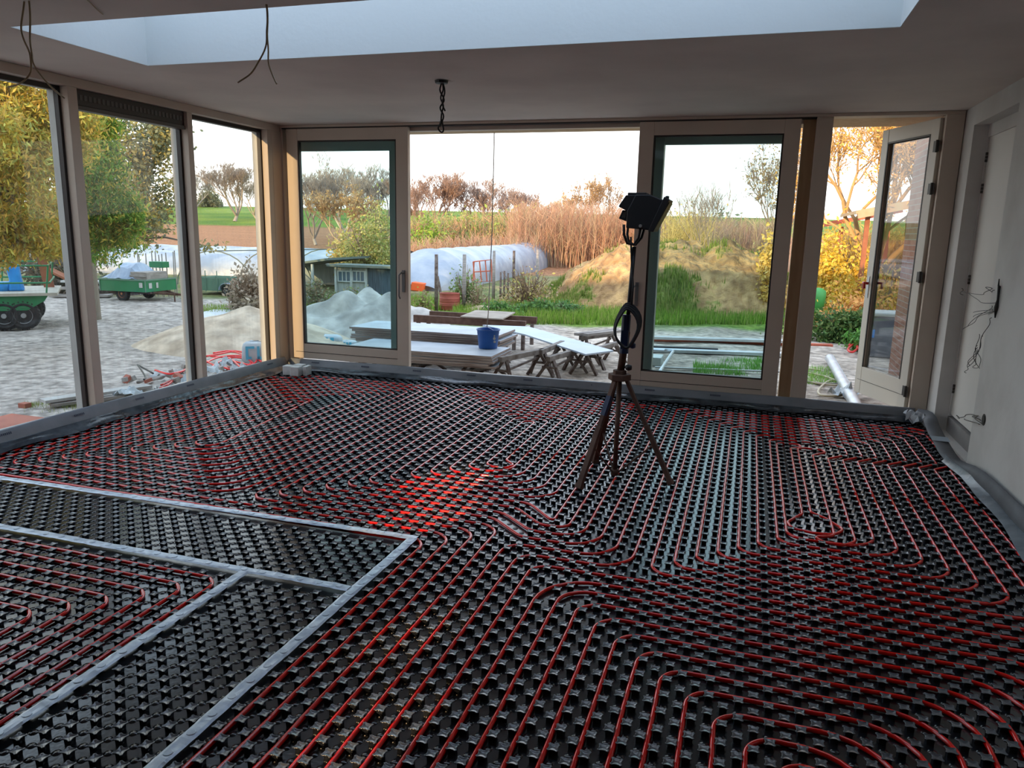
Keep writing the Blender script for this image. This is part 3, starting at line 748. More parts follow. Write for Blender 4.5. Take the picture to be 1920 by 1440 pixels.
# floodlight
def xz(px, py): q = at(px, py, 1, CY); return (q.x, q.z)
piv = xz(1190, 458)
fl = empty('floodlight', (piv[0], CY, piv[1]), 0, 'black halogen work light on top of the tripod, tilted down to the right', 'work light')
def pol(ps): return [(xz(*p)[0]-piv[0], xz(*p)[1]-piv[1]) for p in ps]
g = MB(); g.prism(pol([(1196, 366), (1222, 366), (1251, 378), (1221, 432), (1205, 430), (1178, 428), (1180, 396)]), -.095, .095, 'y'); obj('housing', g, Mx['black'], fl, bevel=.006)
g = MB(); g.prism(pol([(1163, 388), (1177, 367), (1216, 366), (1206, 396), (1180, 397)]), -.075, .075, 'y'); 
for k in range(5): g.box(*[pol([(1180, 366)])[0][0]+.0, pol([(1215, 366)])[0][0]], -.07+.03*k, -.06+.03*k, pol([(1180, 372)])[0][1], pol([(1180, 362)])[0][1])
obj('cooling_fins', g, Mx['black'], fl, bevel=.004)
g = MB(); g.prism(pol([(1162, 410), (1169, 394), (1190, 396), (1190, 414), (1175, 415)]), -.04, .04, 'y'); obj('junction_box', g, Mx['black'], fl, bevel=.004)
g = MB(); g.prism(pol([(1167, 408), (1172, 397), (1177, 397), (1174, 409)]), -.0405, -.03, 'y'); obj('rating_label', g, Mx['grille'], fl)
g = MB(); g.prism(pol([(1249, 370), (1259, 376), (1229, 435), (1219, 434)]), -.11, .11, 'y'); fb = obj('front_frame', g, Mx['black'], fl, bevel=.004)
g = MB(); g.prism(pol([(1256, 380), (1258.5, 381), (1231, 431), (1228.5, 430)]), -.095, .095, 'y'); obj('lens', g, Mx['lens'], fb)
g = MB(); g.lathe([(.003, -.012), (.012, -.01), (.012, .01), (.003, .012)], (pol([(1251, 371)])[0][0], 0, pol([(1251, 371)])[0][1]), 10); obj('latch', g, Mx['black'], fb)
for s_ in (-.085, .085):
    g = MB(); q = pol([(1205, 425), (1200, 446), (1190, 459), (1178, 456), (1173, 440), (1174, 422)]); g.tube([(a, s_*(.35+.65*abs(i-2.5)/2.5), z) for i, (a, z) in enumerate(q)], .0085, 8); obj('bracket', g, Mx['black'], fl, smooth=True)
q = pol([(1205, 424)])[0]; g = MB(); g.lathe([(.01, -.105), (.01, .105)], (q[0], 0, q[1]), 10, 'y'); obj('bolt', g, Mx['chrome'], fl)
# blue bucket on a rope
bp = at(915, 652, 2, .203); BY = bp.y; bk = empty('bucket', (bp.x, BY, .203), 0, 'blue plastic bucket tied to a rope, standing on the near board stack', 'bucket')
Rb = .140
g = MB(); prof = [(Rb*.80, 0), (Rb*.81, .002), (Rb*.97, .215), (Rb*1.03, .217), (Rb*1.03, .232), (Rb*.99, .232), (Rb*.95, .222), (Rb*.79, .008)]; g.lathe(prof, (0, 0, 0), 32); o = obj('shell', g, Mx['bucket'], bk, smooth=True)
g = MB(); g.tube([(-Rb, -.0, .215), (-Rb*.75, -.05, .24), (-.03, -.085, .262), (.02, -.085, .263), (Rb*.7, -.055, .22), (Rb, 0, .21)], .004, 6)
obj('handle', g, Mx['galv'], bk, smooth=True)
g = MB()
for i, (dx_, dz_, r_) in enumerate(((.108, .13, .018), (.112, .09, .016), (.104, .16, .012))): g.lathe([(r_, -.0), (r_, .004)], (dx_, -.088+i*.002, dz_), 8, 'y')
obj('white_print', g, Mx['whitep'], bk)
g = MB(); a0 = at(927, 240, 1, BY); g.tube([(bp.x+.012, BY-.085, bp.z+.262), (bp.x+.0, BY-.01, bp.z+.42), ((bp.x+a0.x)/2+.01, BY, 1.6), (a0.x, BY, 2.72)], .006, 6)
tag(obj('rope', g, Mx['rope'], smooth=True), 'thin rope hanging straight down to the blue bucket', 'rope')
g = MB(); g.box(XL-.1, XR+.1, YB+.17, 8.6, 2.70, 2.78); struct('trim_2', g, Mx['wood'])   # overhanging eave that carries the rope
# ceiling wires
def pxtube(name, groups, ax, v, r, m, label, cat, jit=.0):
    g = MB()
    for q in groups:
        P = [at(x, y, ax, v) for x, y in q]
        P = [Vector(p) for p in P]
        Qs = []
        for i in range(len(P)-1):       # Catmull-Rom
            p0, p1, p2, p3 = P[max(i-1, 0)], P[i], P[i+1], P[min(i+2, len(P)-1)]
            for k in range(5):
                t_ = k/5; Qs.append(.5*((2*p1)+(p2-p0)*t_+(2*p0-5*p1+4*p2-p3)*t_*t_+(3*p1-p0-3*p2+p3)*t_**3))
        Qs.append(P[-1])
        if jit: Qs = [p+Vector(((-jit*math.sin(i*.7+len(q))-jit) if ax == 0 else 0, jit*math.sin(i*.7) if ax == 1 else 0, 0)) for i, p in enumerate(Qs)]
        g.tube(Qs, r, 6)
    return tag(obj(name, g, m, smooth=True), label, cat)
pxtube('ceiling_wire', [[(46, -14), (41, 40), (44, 75), (58, 105), (56, 135), (42, 155), (14, 163)], [(52, -14), (57, 50), (58, 95), (64, 120), (90, 158), (122, 184)]], 1, 3.10, .0045, Mx['conduit'], 'pair of beige wires curling down from ceiling at far left', 'wire', .004)
pxtube('ceiling_wire', [[(499, 8), (501, 50), (499, 80), (488, 112), (470, 137), (447, 155)], [(500, 8), (502, 50), (502, 85), (504, 115), (510, 140), (520, 158)]], 1, 3.42, .0045, Mx['conduit'], 'pair of beige wires hanging below the front edge of skylight', 'wire', .004)
pxtube('ceiling_wire', [[(150, -12), (168, 4), (182, 18), (193, 27)]], 2, ZC-.006, .003, Mx['conduit'], 'short orange wire lying against the ceiling at the top left', 'wire')
o = pxtube('ceiling_cable', [[(828, 152), (831, 170), (826, 185), (832, 200), (827, 215), (828, 232)], [(828, 152), (825, 168), (832, 186), (826, 202), (831, 218), (825, 238)], [(829, 152), (834, 175), (829, 195), (835, 208)], [(826, 228), (822, 240), (828, 248), (832, 240), (828, 228)]], 1, 5.36, .006, Mx['wire'], 'black twisted cable bundle hanging from the ceiling plate near the middle', 'cable', .008)
cp = at(828, 151, 2, ZC); g = MB(); g.lathe([(.045, ZC-.02), (.05, ZC-.0015)], (cp.x, 5.36, 0), 16); obj('ceiling_rose', g, Mx['wire'], o)
def w8(L_): return [(1780+x/2.8, 480+y/2.8) for x, y in L_]
sp_ = [w8([(262, 120), (258, 155), (262, 160), (255, 230), (246, 270), (240, 325)])]
o = pxtube('wall_wires', [w8(q) for q in ([(255, 180), (225, 190), (210, 165), (225, 172), (200, 195), (160, 202), (75, 185)], [(75, 170), (72, 190), (78, 205)], [(250, 245), (200, 248), (150, 230), (120, 195)], [(240, 280), (190, 288), (130, 297)],
     [(238, 290), (180, 315), (130, 350), (90, 385)], [(240, 288), (190, 300), (130, 320)], [(236, 262), (190, 300), (100, 370)], [(240, 325), (215, 350), (192, 420), (150, 510), (112, 575), (96, 600), (101, 615)],
     [(192, 420), (165, 480), (120, 550), (106, 575), (120, 580), (145, 520), (160, 470)], [(160, 410), (158, 480), (165, 540), (178, 592)], [(156, 480), (142, 550), (140, 580), (150, 588), (158, 560), (150, 490)])], 0, XR-.005, .0022, Mx['wire'], 'bunch of thin black wires sticking out of the right wall at shoulder height', 'wire', .012)
g = MB(); P8 = [at(x, y, 0, XR-.012) for x, y in sp_[0]]; g.tube(P8, [.003, .006, .010, .008, .013, .004], 8); obj('taped_bundle', g, Mx['wire'], o, smooth=True)
o = pxtube('wall_wires', [w8([(172, 880), (150, 850), (125, 832), (95, 840), (55, 850)]), w8([(168, 885), (120, 868), (85, 855)]), w8([(165, 862), (140, 845), (150, 838), (160, 850)]), w8([(55, 838), (52, 855)])], 0, XR-.005, .0035, mat('grey_wire', (.16, .15, .13), .6), 'short grey cables poking from the low wall box on right wall', 'wire', .012)
q = at(1845, 787, 0, XR); g = MB(); g.lathe([(.040, XR-.003), (.040, XR+.0)], (0, q.y, q.z), 20, 'x'); g.lathe([(.030, XR-.006), (.030, XR-.002)], (0, q.y, q.z), 20, 'x'); obj('wall_box', g, Mx['wire'], o)

# ------------------------------------------------------------------ ground outdoors
GZ = -.15
fx, fy = CF[0]/math.hypot(CF[0], CF[1]), CF[1]/math.hypot(CF[0], CF[1])
def noise2(x, y, f, seed=0):
    "cheap smooth noise from sines, -1..1"
    s = 0
    for k in range(5):
        a = 1.7*k+seed; c_, s_ = math.cos(a*2.4), math.sin(a*2.4)
        s = s+np.sin((x*c_+y*s_)*f*(1+.37*k)+a*3.1)*np.cos((x*s_-y*c_)*f*(1.13+.29*k)+a)
    return s/2.6
def zg(x, y):
    d = np.asarray(x)*fx+np.asarray(y)*fy
    z = np.interp(d, [0, 34, 80, 112, 170, 400], [0, 0, 1.5, 4.3, 5.6, 7.0])+GZ
    return z
def terrain():
    xs = np.concatenate([np.linspace(-220, -30, 50), np.linspace(-29.5, 15, 150), np.linspace(16, 140, 40)])
    ys = np.concatenate([np.linspace(7.55, 24, 120), np.linspace(24.6, 70, 90), np.linspace(71, 200, 70)])
    return xs, ys
def heightmesh(name, xs, ys, zf, cf, m, hole=None):
    X, Y = np.meshgrid(xs, ys); Z = zf(X, Y); n, m_ = X.shape
    V = np.stack([X, Y, Z], -1).reshape(-1, 3); I = np.arange(n*m_).reshape(n, m_)
    Fc = np.stack([I[:-1, :-1], I[:-1, 1:], I[1:, 1:], I[1:, :-1]], -1).reshape(-1, 4)
    if hole is not None: Fc = Fc[~hole(V[Fc].mean(1))]
    return obj_np(name, V, Fc, m, None, True, cf(X, Y, Z).reshape(-1, 3))
def blend(c0, c1, t): t = np.clip(t, 0, 1)[..., None]; return np.array(c0)*(1-t)+np.array(c1)*t
def ground_col(X, Y, Z):
    d = X*fx+Y*fy; lat = X*fy-Y*fx
    n = noise2(X, Y, 1.1); n2 = noise2(X, Y, 3.3, 2); n3 = noise2(X, Y, .35, 5)
    c = blend((.28, .235, .185), (.54, .47, .39), .5+n*.5+n2*.35)                        # trampled sand near the house
    pave = np.clip((-3.2-X+.25*n)*1.5-(Y-15.5)*.12, 0, 1)*(Y < 18.5)
    c = c*(1-pave[..., None])+blend((.33, .295, .26), (.44, .40, .36), .5+n2*.6)*pave[..., None]
    g1 = np.clip((.7-np.abs((d-15.8+.8*n)/3.1))*3, 0, 1)*np.clip((lat+6.2)*1.0, 0, 1)   # bright grass band
    c = c*(1-g1[..., None])+blend((.08, .16, .02), (.17, .24, .04), .5+n2*.6)*g1[..., None]
    g2 = np.clip((d-17.5)*1.0, 0, 1)*(d < 34)
    c = c*(1-g2[..., None])+blend((.11, .14, .04), (.22, .19, .09), .5+n*.7)*g2[..., None]
    br = np.clip((d-30)*.7, 0, 1); stripes = .5+.5*np.sin(Y*7+X*.6)
    c = c*(1-br[..., None])+blend((.27, .125, .06), (.40, .20, .10), .35+.3*stripes+n2*.35)*br[..., None]
    gr = np.clip((d-81+.5*n)*1.5, 0, 1)
    c = c*(1-gr[..., None])+blend((.07, .155, .02), (.19, .25, .03), .5+n3*.8)*gr[..., None]
    return c.reshape(-1, 3)
xs, ys = terrain()
def zyard(X, Y):
    return zg(X, Y)+.02*noise2(X, Y, 2.1)*(Y < 16)*(Y > 8.0)
gr = heightmesh('ground', xs, ys, zyard, lambda X, Y, Z: ground_col(X, Y, Z), Mx['ground']); gr['kind'] = 'structure'
def flat_ground(name, x0, x1, y0, y1, c0, c1):
    xs = np.linspace(x0, x1, max(3, int((x1-x0)/.5))); ys = np.linspace(y0, y1, max(3, int((y1-y0)/.5)))
    o = heightmesh(name, xs, ys, lambda X, Y: np.full(X.shape, GZ)+.0*X, lambda X, Y, Z: blend(c0, c1, .5+.6*noise2(X, Y, 2)).reshape(-1, 3), Mx['ground']); o['kind'] = 'structure'; return o
flat_ground('paving', -40, XL-.21, -14, 7.55, (.33, .295, .26), (.44, .40, .36))
flat_ground('paving', XR+.3, 20, -14, 7.55, (.42, .38, .33), (.5, .46, .4))
flat_ground('paving', XL-.2, XR+.3, -14, YR-.2, (.33, .34, .35), (.45, .45, .44))
# brick wall of the house continuing outside on the right, and an unseen slotted wall added to shade the yard but light the corner
struct('house_wall', MB().box(1.72, 2.0, YB+.15, 10.1, -.2, 3.3), Mx['brick'])
struct('house_wall', MB().box(XR+.25, 14, YR-.3, YB+.14, -.2, 2.5), Mx['brick'])
b = MB(); b.box(-34, -8.24, -4.1, -4.0, -.2, 4.9); b.box(-7.92, -5.2, -4.1, -4.0, -.2, 4.9); struct('sun_block_wall', b, Mx['brick'])

def mound(name, ctr, rx, ry, h, fn, colf, m, label, cat, rot=0, n=70, kind=None):
    u = np.linspace(-1, 1, n); X0, Y0 = np.meshgrid(u, u); r = np.sqrt(X0**2+Y0**2)
    prof = np.clip(1-r, 0, 1); X = X0*rx; Y = Y0*ry; c_, s_ = math.cos(rot), math.sin(rot)
    Xw = X*c_-Y*s_+ctr[0]; Yw = X*s_+Y*c_+ctr[1]
    Z = h*fn(X0, Y0, r, prof)
    Zw = zg(Xw, Yw)-.06+Z
    V = np.stack([Xw, Yw, Zw], -1).reshape(-1, 3); I = np.arange(n*n).reshape(n, n)
    Fc = np.stack([I[:-1, :-1], I[:-1, 1:], I[1:, 1:], I[1:, :-1]], -1).reshape(-1, 4)
    rr = r.reshape(-1); Fc = Fc[(rr[Fc] < 1.02).all(1)]
    o = obj_np(name, V, Fc, m, None, True, colf(Xw, Yw, Z).reshape(-1, 3)); return tag(o, label, cat, kind=kind)
# big earth mound
mc = far(1270, 560, 21.0)
def mfn(X, Y, r, p):
    base = np.interp(X, [-1, -.77, -.59, -.37, 0, .38, .55, .72, 1], [0, .40, .66, .93, 1, .97, .76, .45, 0])*np.clip(1.2*(1-np.abs(Y)**1.5), 0, 1)*np.clip(p*4, 0, 1)
    e_ = np.clip(p*5, 0, 1)
    return base*(1+.12*noise2(X*6, Y*3, 1.3))+e_*(.05*noise2(X*16, Y*9, 1.2, 3)+.028*noise2(X*40, Y*22, 1.1, 1)+.016*noise2(X*90, Y*45, 1.3, 2))
def mcol(X, Y, Z):
    n = noise2(X, Y, 1.2, 4); n2 = noise2(X, Y, 4, 1)
    n4 = noise2(X, Y, 11, 6); c = blend((.24, .14, .065), (.50, .32, .14), .5+.4*n2+.4*n4)
    g = np.clip((n+.35*n2+.3*n4-.25)*2.5+(Z < .35)*.8-.2, 0, 1)
    return c*(1-g[..., None])+blend((.10, .15, .03), (.22, .24, .06), .5+.6*n2)*g[..., None]
ex = far(985, 545, 20.5); ex2 = far(1545, 540, 20.5)
mound('earth_mound', (mc.x, mc.y), (ex2-ex).length/2*1.06, 4.2, 1.50, mfn, mcol, Mx['soil'], 'large sunlit earth mound with patches of grass beyond the boards', 'mound', rot=math.atan2(ex2.y-ex.y, ex2.x-ex.x), n=190)
sandc = lambda X, Y, Z: blend((.46, .37, .27), (.62, .52, .40), .5+.6*noise2(X, Y, 6))
s1 = gd(455, 655); s1b = gd(690, 640); s1c = gd(600, 610)
mound('sand_heap', (-7.1, 9.55), 1.75, 1.35, .62, lambda X, Y, r, p: p**.8+.05*p*noise2(X*9, Y*9, 1), sandc, Mx['sand'], 'long beige sand heap seen through the last left window', 'sand heap', rot=.3)
mound('sand_heap', (-6.05, 11.35), 1.75, 1.25, .80, lambda X, Y, r, p: np.clip(p*1.5, 0, 1)**.9*(.8+.25*noise2(X*4, Y*4, 1.3, 2))+.05*p*noise2(X*12, Y*12, 1), lambda X, Y, Z: blend((.36, .34, .31), (.54, .51, .46), .5+.6*noise2(X, Y, 6)), Mx['sand'], 'greyish sand heap behind left sliding door glass', 'sand heap', rot=.15)
mound('soil_heap', (gd(905, 585).x, gd(905, 585).y), .8, .5, .22, lambda X, Y, r, p: p**.8, lambda X, Y, Z: blend((.30, .22, .14), (.42, .32, .22), .5+.6*noise2(X, Y, 6)), Mx['soil'], 'small brown soil heap behind the plywood sheet', 'soil heap', n=30)

# ------------------------------------------------------------------ vegetation
def blades(name, pts, hmin, hmax, w, cols, label, cat, m, lean=.35, kind='stuff'):
    "upright tapering blades (triangles) at pts (n,3)"
    n = len(pts); a = rng.uniform(0, 2*pi, n); h = rng.uniform(hmin, hmax, n); la = rng.uniform(0, 2*pi, n); ln = rng.uniform(0, lean, n)*h
    dx, dy = np.cos(a)*w/2, np.sin(a)*w/2
    V = np.empty((n, 3, 3)); V[:, 0] = pts; V[:, 1] = pts; V[:, 0, 0] -= dx; V[:, 0, 1] -= dy; V[:, 1, 0] += dx; V[:, 1, 1] += dy
    V[:, 2] = pts; V[:, 2, 0] += np.cos(la)*ln; V[:, 2, 1] += np.sin(la)*ln; V[:, 2, 2] += h
    ci = rng.integers(0, len(cols), n); C = np.array(cols)[ci]*rng.uniform(.75, 1.25, (n, 1)); C = np.repeat(C, 3, 0)
    o = obj_np(name, V.reshape(-1, 3), np.arange(3*n).reshape(n, 3), m, cols=C); return tag(o, label, cat, kind=kind)
def leaves(pts, size, cols, dirz=0.0, droop=0.0, aspect=.5):
    "leaf quads (rhombs) at points"
    n = len(pts); d = rng.normal(0, 1, (n, 3)); d[:, 2] -= droop; d /= np.linalg.norm(d, axis=1)[:, None]
    q = rng.normal(0, 1, (n, 3)); w = np.cross(d, q); w /= np.linalg.norm(w, axis=1)[:, None]
    s = size*rng.uniform(.6, 1.3, (n, 1)); V = np.empty((n, 4, 3)); V[:, 0] = pts-d*s/2; V[:, 1] = pts+w*s*aspect/2; V[:, 2] = pts+d*s/2; V[:, 3] = pts-w*s*aspect/2
    C = np.array(cols)[rng.integers(0, len(cols), n)]*rng.uniform(.7, 1.3, (n, 1))
    return V.reshape(-1, 3), np.repeat(C, 4, 0)
def branches(base, H, spread, n0=5, depth=4, r0=.1, up=.55, rs=None, twigs=3, trunk=.25, minr=.008, lf=None):
    """recursive tree skeleton -> tapered 3/4-sided tubes; returns V,F and the twig end points"""
    rs = rs or random; Vs = []; Fs = []; tips = []; cnt = [0]
    def seg(a, c, ra, rb, k):
        d = (c-a); L = d.length
        if L < 1e-5: return
        d /= L; u = d.orthogonal().normalized(); w = d.cross(u); base_i = cnt[0]
        for p, r in ((a, ra), (c, rb)):
            for j in range(k):
                t = 2*pi*j/k; Vs.append(p+(u*math.cos(t)+w*math.sin(t))*r)
        for j in range(k): Fs.append((base_i+j, base_i+(j+1) % k, base_i+k+(j+1) % k, base_i+k+j))
        cnt[0] += 2*k
    def grow(p, d, L, r, dep):
        q = p; k = 4 if dep >= depth-1 else 3; n = 3 if dep > 1 else 2; dd = d.copy()
        for i in range(n):
            dd = (dd+Vector((rs.gauss(0, .12), rs.gauss(0, .12), rs.gauss(0, .08)+.05*up))).normalized()
            c = q+dd*L/n; seg(q, c, max(minr, r*(1-.25*i/n)), max(minr*.8, r*(1-.25*(i+1)/n)), k); q = c
            if dep > 0 and i > 0 and rs.random() < .8: side(q, dd, L*.62, r*.45, dep-1)
            if dep <= 1: tips.append(tuple(q))
        if dep > 0:
            for _ in range(2 if dep > 2 else twigs): side(q, dd, L*.72, r*.6, dep-1)
        else: tips.append(tuple(q))
    def side(q, dd, L, r, dep):
        ax = dd.orthogonal().normalized(); ax.rotate(Quaternion(dd, rs.uniform(0, 2*pi)))
        nd = dd.copy(); nd.rotate(Quaternion(ax, rs.uniform(.35, .85)*spread)); nd = (nd+Vector((0, 0, up*.42))).normalized()
        grow(q, nd, L*rs.uniform(.8, 1.15), r, dep)
    base = Vector(base); top = base+Vector((rs.gauss(0, .03)*H, rs.gauss(0, .03)*H, H*trunk)); seg(base, top, r0, r0*.8, 6)
    for i in range(n0):
        a = 2*pi*i/n0+rs.uniform(-.4, .4); nd = Vector((math.cos(a)*spread*.55, math.sin(a)*spread*.55, 1)).normalized()
        grow(top-Vector((0, 0, rs.uniform(0, .25)*H*trunk)), nd, H*(1-trunk)*.38, r0*.55, depth)
    return Vs, Fs, tips
def v3(L): return np.array([tuple(p) for p in L])
def tree(px, pyb, pyt, dist, wpx, label, cols, bark=(.30, .24, .20), leaf=0, lsize=.12, depth=4, group=None, zb=None, n0=5, up=.55, seed=None, leafcols=None, trunk=.22, twigs=3, r0=None, sq=1.0, cat='tree', droop=.3, name='bare_tree'):
    rs = random.Random(seed if seed is not None else px*7+pyt)
    p = far(px, pyb, dist); z0 = float(zg(p.x, p.y)) if zb is None else zb
    H = far(px, pyt, dist).z-z0; wm = wpx/FPX*dist
    if name == 'bare_tree' and depth == 4 and dist > 40: depth, twigs, wpx, pyt, up, trunk = 5, 3, wpx*1.05, pyt-4, max(up, 1.15), .10
    H = far(px, pyt, dist).z-z0; wm = wpx/FPX*dist
    V, Fq, tips = branches((0, 0, 0), 1.0, 1.0, n0=n0, depth=depth, r0=(r0 or .024), up=up, rs=rs, trunk=trunk, twigs=twigs, minr=.0021)
    V = v3(V); T = v3(tips); hz = np.percentile(T[:, 2], 99.5); hw = np.percentile(np.abs(T[:, :2]), 97)*2
    sc = np.array([wm/hw, wm/hw, H/hz]); off = np.array([p.x, p.y, z0])
    thick = 1.0; V = V*sc
    root = empty(name, tuple(off), 0, label, cat, group)
    C = np.array([bark])*rng.uniform(.8, 1.2, (len(V), 1))
    obj_np('branches', V, np.array(Fq), Mx['twig'], root, cols=C)
    if leaf:
        T = T*sc; P = T[rng.integers(0, len(T), leaf)]+rng.normal(0, .02*H*sq, (leaf, 3))
        Vl, Cl = leaves(P, lsize, leafcols or cols, droop=droop)
        obj_np('foliage', Vl, np.arange(len(Vl)).reshape(-1, 4), Mx['leaf'], root, cols=Cl)
    return root
def bush(px, pyb, dist, w, d, h, n, lsize, cols, label, name='bush', cat='bush', stems=(.22, .15, .10), group=None, zb=None, droop=0.0, shape=2.2, nst=14, kindp=None, loc=None):
    p = loc or far(px, pyb, dist); z0 = float(zg(p[0], p[1])) if zb is None else zb
    root = empty(name, (p[0], p[1], z0), 0, label, cat, group)
    g = MB(); tips = []
    for i in range(nst):
        a = rng.uniform(0, 2*pi); r = rng.uniform(.1, .8); e_ = Vector((math.cos(a)*r*w/2, math.sin(a)*r*d/2, h*rng.uniform(.6, .98)*(1-.35*r))); m_ = e_*.5+Vector((rng.normal(0, .05)*w, rng.normal(0, .05)*d, .05*h))
        g.tube([(m_.x*.1, m_.y*.1, 0), m_, e_], [.012*h+.004, .008*h+.003, .004], 4, cap=False)
    C = np.array([stems])*rng.uniform(.8, 1.2, (len(g.v), 1))
    obj_np('stems', np.array(g.v), np.array([f for f in g.f if len(f) == 4]), Mx['twig'], root, cols=C)
    # clustered leaves in a lumpy ellipsoid
    nc = 22; cc = rng.normal(0, 1, (nc, 3)); cc /= np.linalg.norm(cc, axis=1)[:, None]; cc *= rng.uniform(.3, .85, (nc, 1)); cc[:, 2] = np.abs(cc[:, 2])
    u = cc[rng.integers(0, nc, n)]+rng.normal(0, .17, (n, 3)); u[:, 2] = np.abs(u[:, 2])
    P = u*np.array([w/2, d/2, h*.92])
    Vl, Cl = leaves(P, lsize, cols, droop=droop)
    obj_np('foliage', Vl, np.arange(len(Vl)).reshape(-1, 4), Mx['leaf'], root, cols=Cl)
    return root
def thicket(px0, px1, pyt0, pyt1, d0, d1, n, cols, label, hvar=.35, rad=.012, group=None, name='brushwood', leafn=0, lc=None, lsize=.08):
    "uncountable thin stems: one object of stuff"
    Vs = []; Fs = []; Cs = []; c_ = 0; LP = []
    for i in range(n):
        px = random.uniform(px0, px1); dist = random.uniform(d0, d1); t = (px-px0)/(px1-px0)
        p = far(px, 480, dist); z0 = float(zg(p.x, p.y)); zt_ = far(px, pyt0+(pyt1-pyt0)*t, (d0+d1)/2).z; H = (zt_-z0)*(1-hvar*random.random()**1.3)
        a = random.uniform(0, 2*pi); ln = random.uniform(0, .28)*H
        P = [Vector((p.x, p.y, z0-.02))]; dirx, diry = math.cos(a)*ln, math.sin(a)*ln
        for k in (1, 2, 3): P.append(Vector((p.x+dirx*(k/3)**1.6+random.gauss(0, .02)*H, p.y+diry*(k/3)**1.6, z0+H*k/3)))
        segs = [(P[0], P[1], rad, rad*.8), (P[1], P[2], rad*.8, rad*.55), (P[2], P[3], rad*.55, rad*.2)]
        for _ in range(6):
            k = random.choice((1, 2)); q = P[k]+(P[k+1]-P[k])*random.random(); e_ = q+Vector((random.gauss(0, .12)*H, random.gauss(0, .12)*H, random.uniform(.10, .30)*H)); segs.append((q, e_, rad*.5, rad*.25))
        col = np.array(random.choice(cols))*random.uniform(.75, 1.25)
        for a_, b_, ra, rb_ in segs:
            dd = (b_-a_); dd.normalize(); u = dd.orthogonal().normalized(); w = dd.cross(u)
            for q, r in ((a_, ra), (b_, rb_)):
                for j in range(3): t_ = 2*pi*j/3; Vs.append(tuple(q+(u*math.cos(t_)+w*math.sin(t_))*r)); Cs.append(col)
            for j in range(3): Fs.append((c_+j, c_+(j+1) % 3, c_+3+(j+1) % 3, c_+3+j))
            c_ += 6; LP.append(tuple(b_))
    V = np.array(Vs); C = np.array(Cs)
    o = obj_np(name, V, np.array(Fs), Mx['twig'], cols=C); tag(o, label, 'brushwood', kind='stuff')
    if leafn:
        T = np.array(LP)[rng.integers(0, len(LP), leafn)]+rng.normal(0, .12, (leafn, 3)); Vl, Cl = leaves(T, lsize, lc)
        obj_np('foliage', Vl, np.arange(len(Vl)).reshape(-1, 4), Mx['leaf'], o, cols=Cl)
    return o
# grass tufts growing on the earth mound
u_ = rng.uniform(-1, 1, 60000); v_ = rng.uniform(-1, .3, 60000); r_m = np.sqrt(u_**2+v_**2); ok = r_m < .97; u_, v_, r_m = u_[ok], v_[ok], r_m[ok]
rt = math.atan2(ex2.y-ex.y, ex2.x-ex.x); mrx = (ex2-ex).length/2*1.06
xw = u_*mrx*math.cos(rt)-v_*4.2*math.sin(rt)+mc.x; yw = u_*mrx*math.sin(rt)+v_*4.2*math.cos(rt)+mc.y
zz_ = 1.50*mfn(u_, v_, r_m, 1-r_m); zw = zg(xw, yw)-.08+zz_
msk = (noise2(xw, yw, 1.2, 4)+.35*noise2(xw, yw, 4, 1)+.3*noise2(xw, yw, 11, 6)-.30)*2.5+(zz_ < .3)*.6 > rng.uniform(.1, 1.2, len(xw))
blades('grass', np.stack([xw, yw, zw], -1)[msk], .05, .22, .03, [(.12, .19, .03), (.2, .26, .05), (.28, .28, .09)], 'patchy grass tufts growing on the earth mound', 'grass', Mx['grass'])
# far hill trees
BK = (.30, .25, .21); BKR = (.34, .23, .17); BKL = (.44, .36, .28)
tree(441, 428, 309, 92, 92, 'bare tree standing alone on the green hill, seen through the third left window', [], BK, depth=4, seed=3)
tree(481, 426, 343, 96, 56, 'smaller bare tree right of the lone hill tree, by the corner post', [], (.42, .34, .25), depth=4, seed=5)
tree(366, 430, 318, 100, 66, 'bare tree half hidden by the window post left of the lone hill tree', [], (.36, .32, .29), depth=4, seed=9)
bush(394, 390, 118, 4.6, 4, 3.0, 2600, .35, [(.16, .17, .10), (.22, .21, .13), (.12, .14, .08)], 'round dark leafy tree on the green hill top', 'leafy_tree', 'tree')
tree(592, 455, 330, 52, 110, 'dark bare tree at left behind the left sliding glass', [], (.34, .28, .24), depth=4, seed=11)
tree(652, 455, 303, 60, 140, 'tall pale bare tree behind the yellow willow', [], (.50, .42, .35), depth=4, seed=12)
tree(640, 460, 352, 45, 120, 'orange tinted bare tree left of the yellow willow', [(.55, .33, .13), (.50, .38, .2)], (.48, .33, .2), leaf=1400, lsize=.18, depth=4, seed=14)
tree(722, 455, 318, 58, 70, 'bare upright tree at the right edge of left sliding glass', [], (.33, .29, .26), depth=4, seed=17, up=.9)
tree(808, 455, 326, 56, 110, 'broad bare tree first left in the open doorway', [], BKR, depth=4, seed=21)
tree(775, 455, 350, 52, 60, 'reddish bare tree close to the left sliding door edge', [], BKR, depth=4, seed=22)
tree(893, 455, 340, 58, 110, 'wide bare tree left of the bucket rope', [], (.36, .27, .22), depth=4, seed=23)
tree(965, 455, 355, 60, 84, 'bare brown tree just right of the bucket rope', [], (.36, .26, .21), depth=4, seed=25)
tree(1018, 455, 382, 52, 60, 'small bare tree in the dip of the tree line', [], (.42, .33, .27), depth=4, seed=27)
tree(1055, 455, 368, 54, 66, 'bare tree with a few leaves left of the tall golden tree', [(.6, .42, .2)], (.5, .36, .24), leaf=300, lsize=.2, depth=4, seed=28)
tree(1112, 460, 328, 46, 92, 'tall golden tree with thin upright crown left of the work light', [(.50, .34, .16), (.42, .27, .12)], (.34, .23, .14), leaf=1700, lsize=.12, depth=5, twigs=2, seed=31, up=.9)
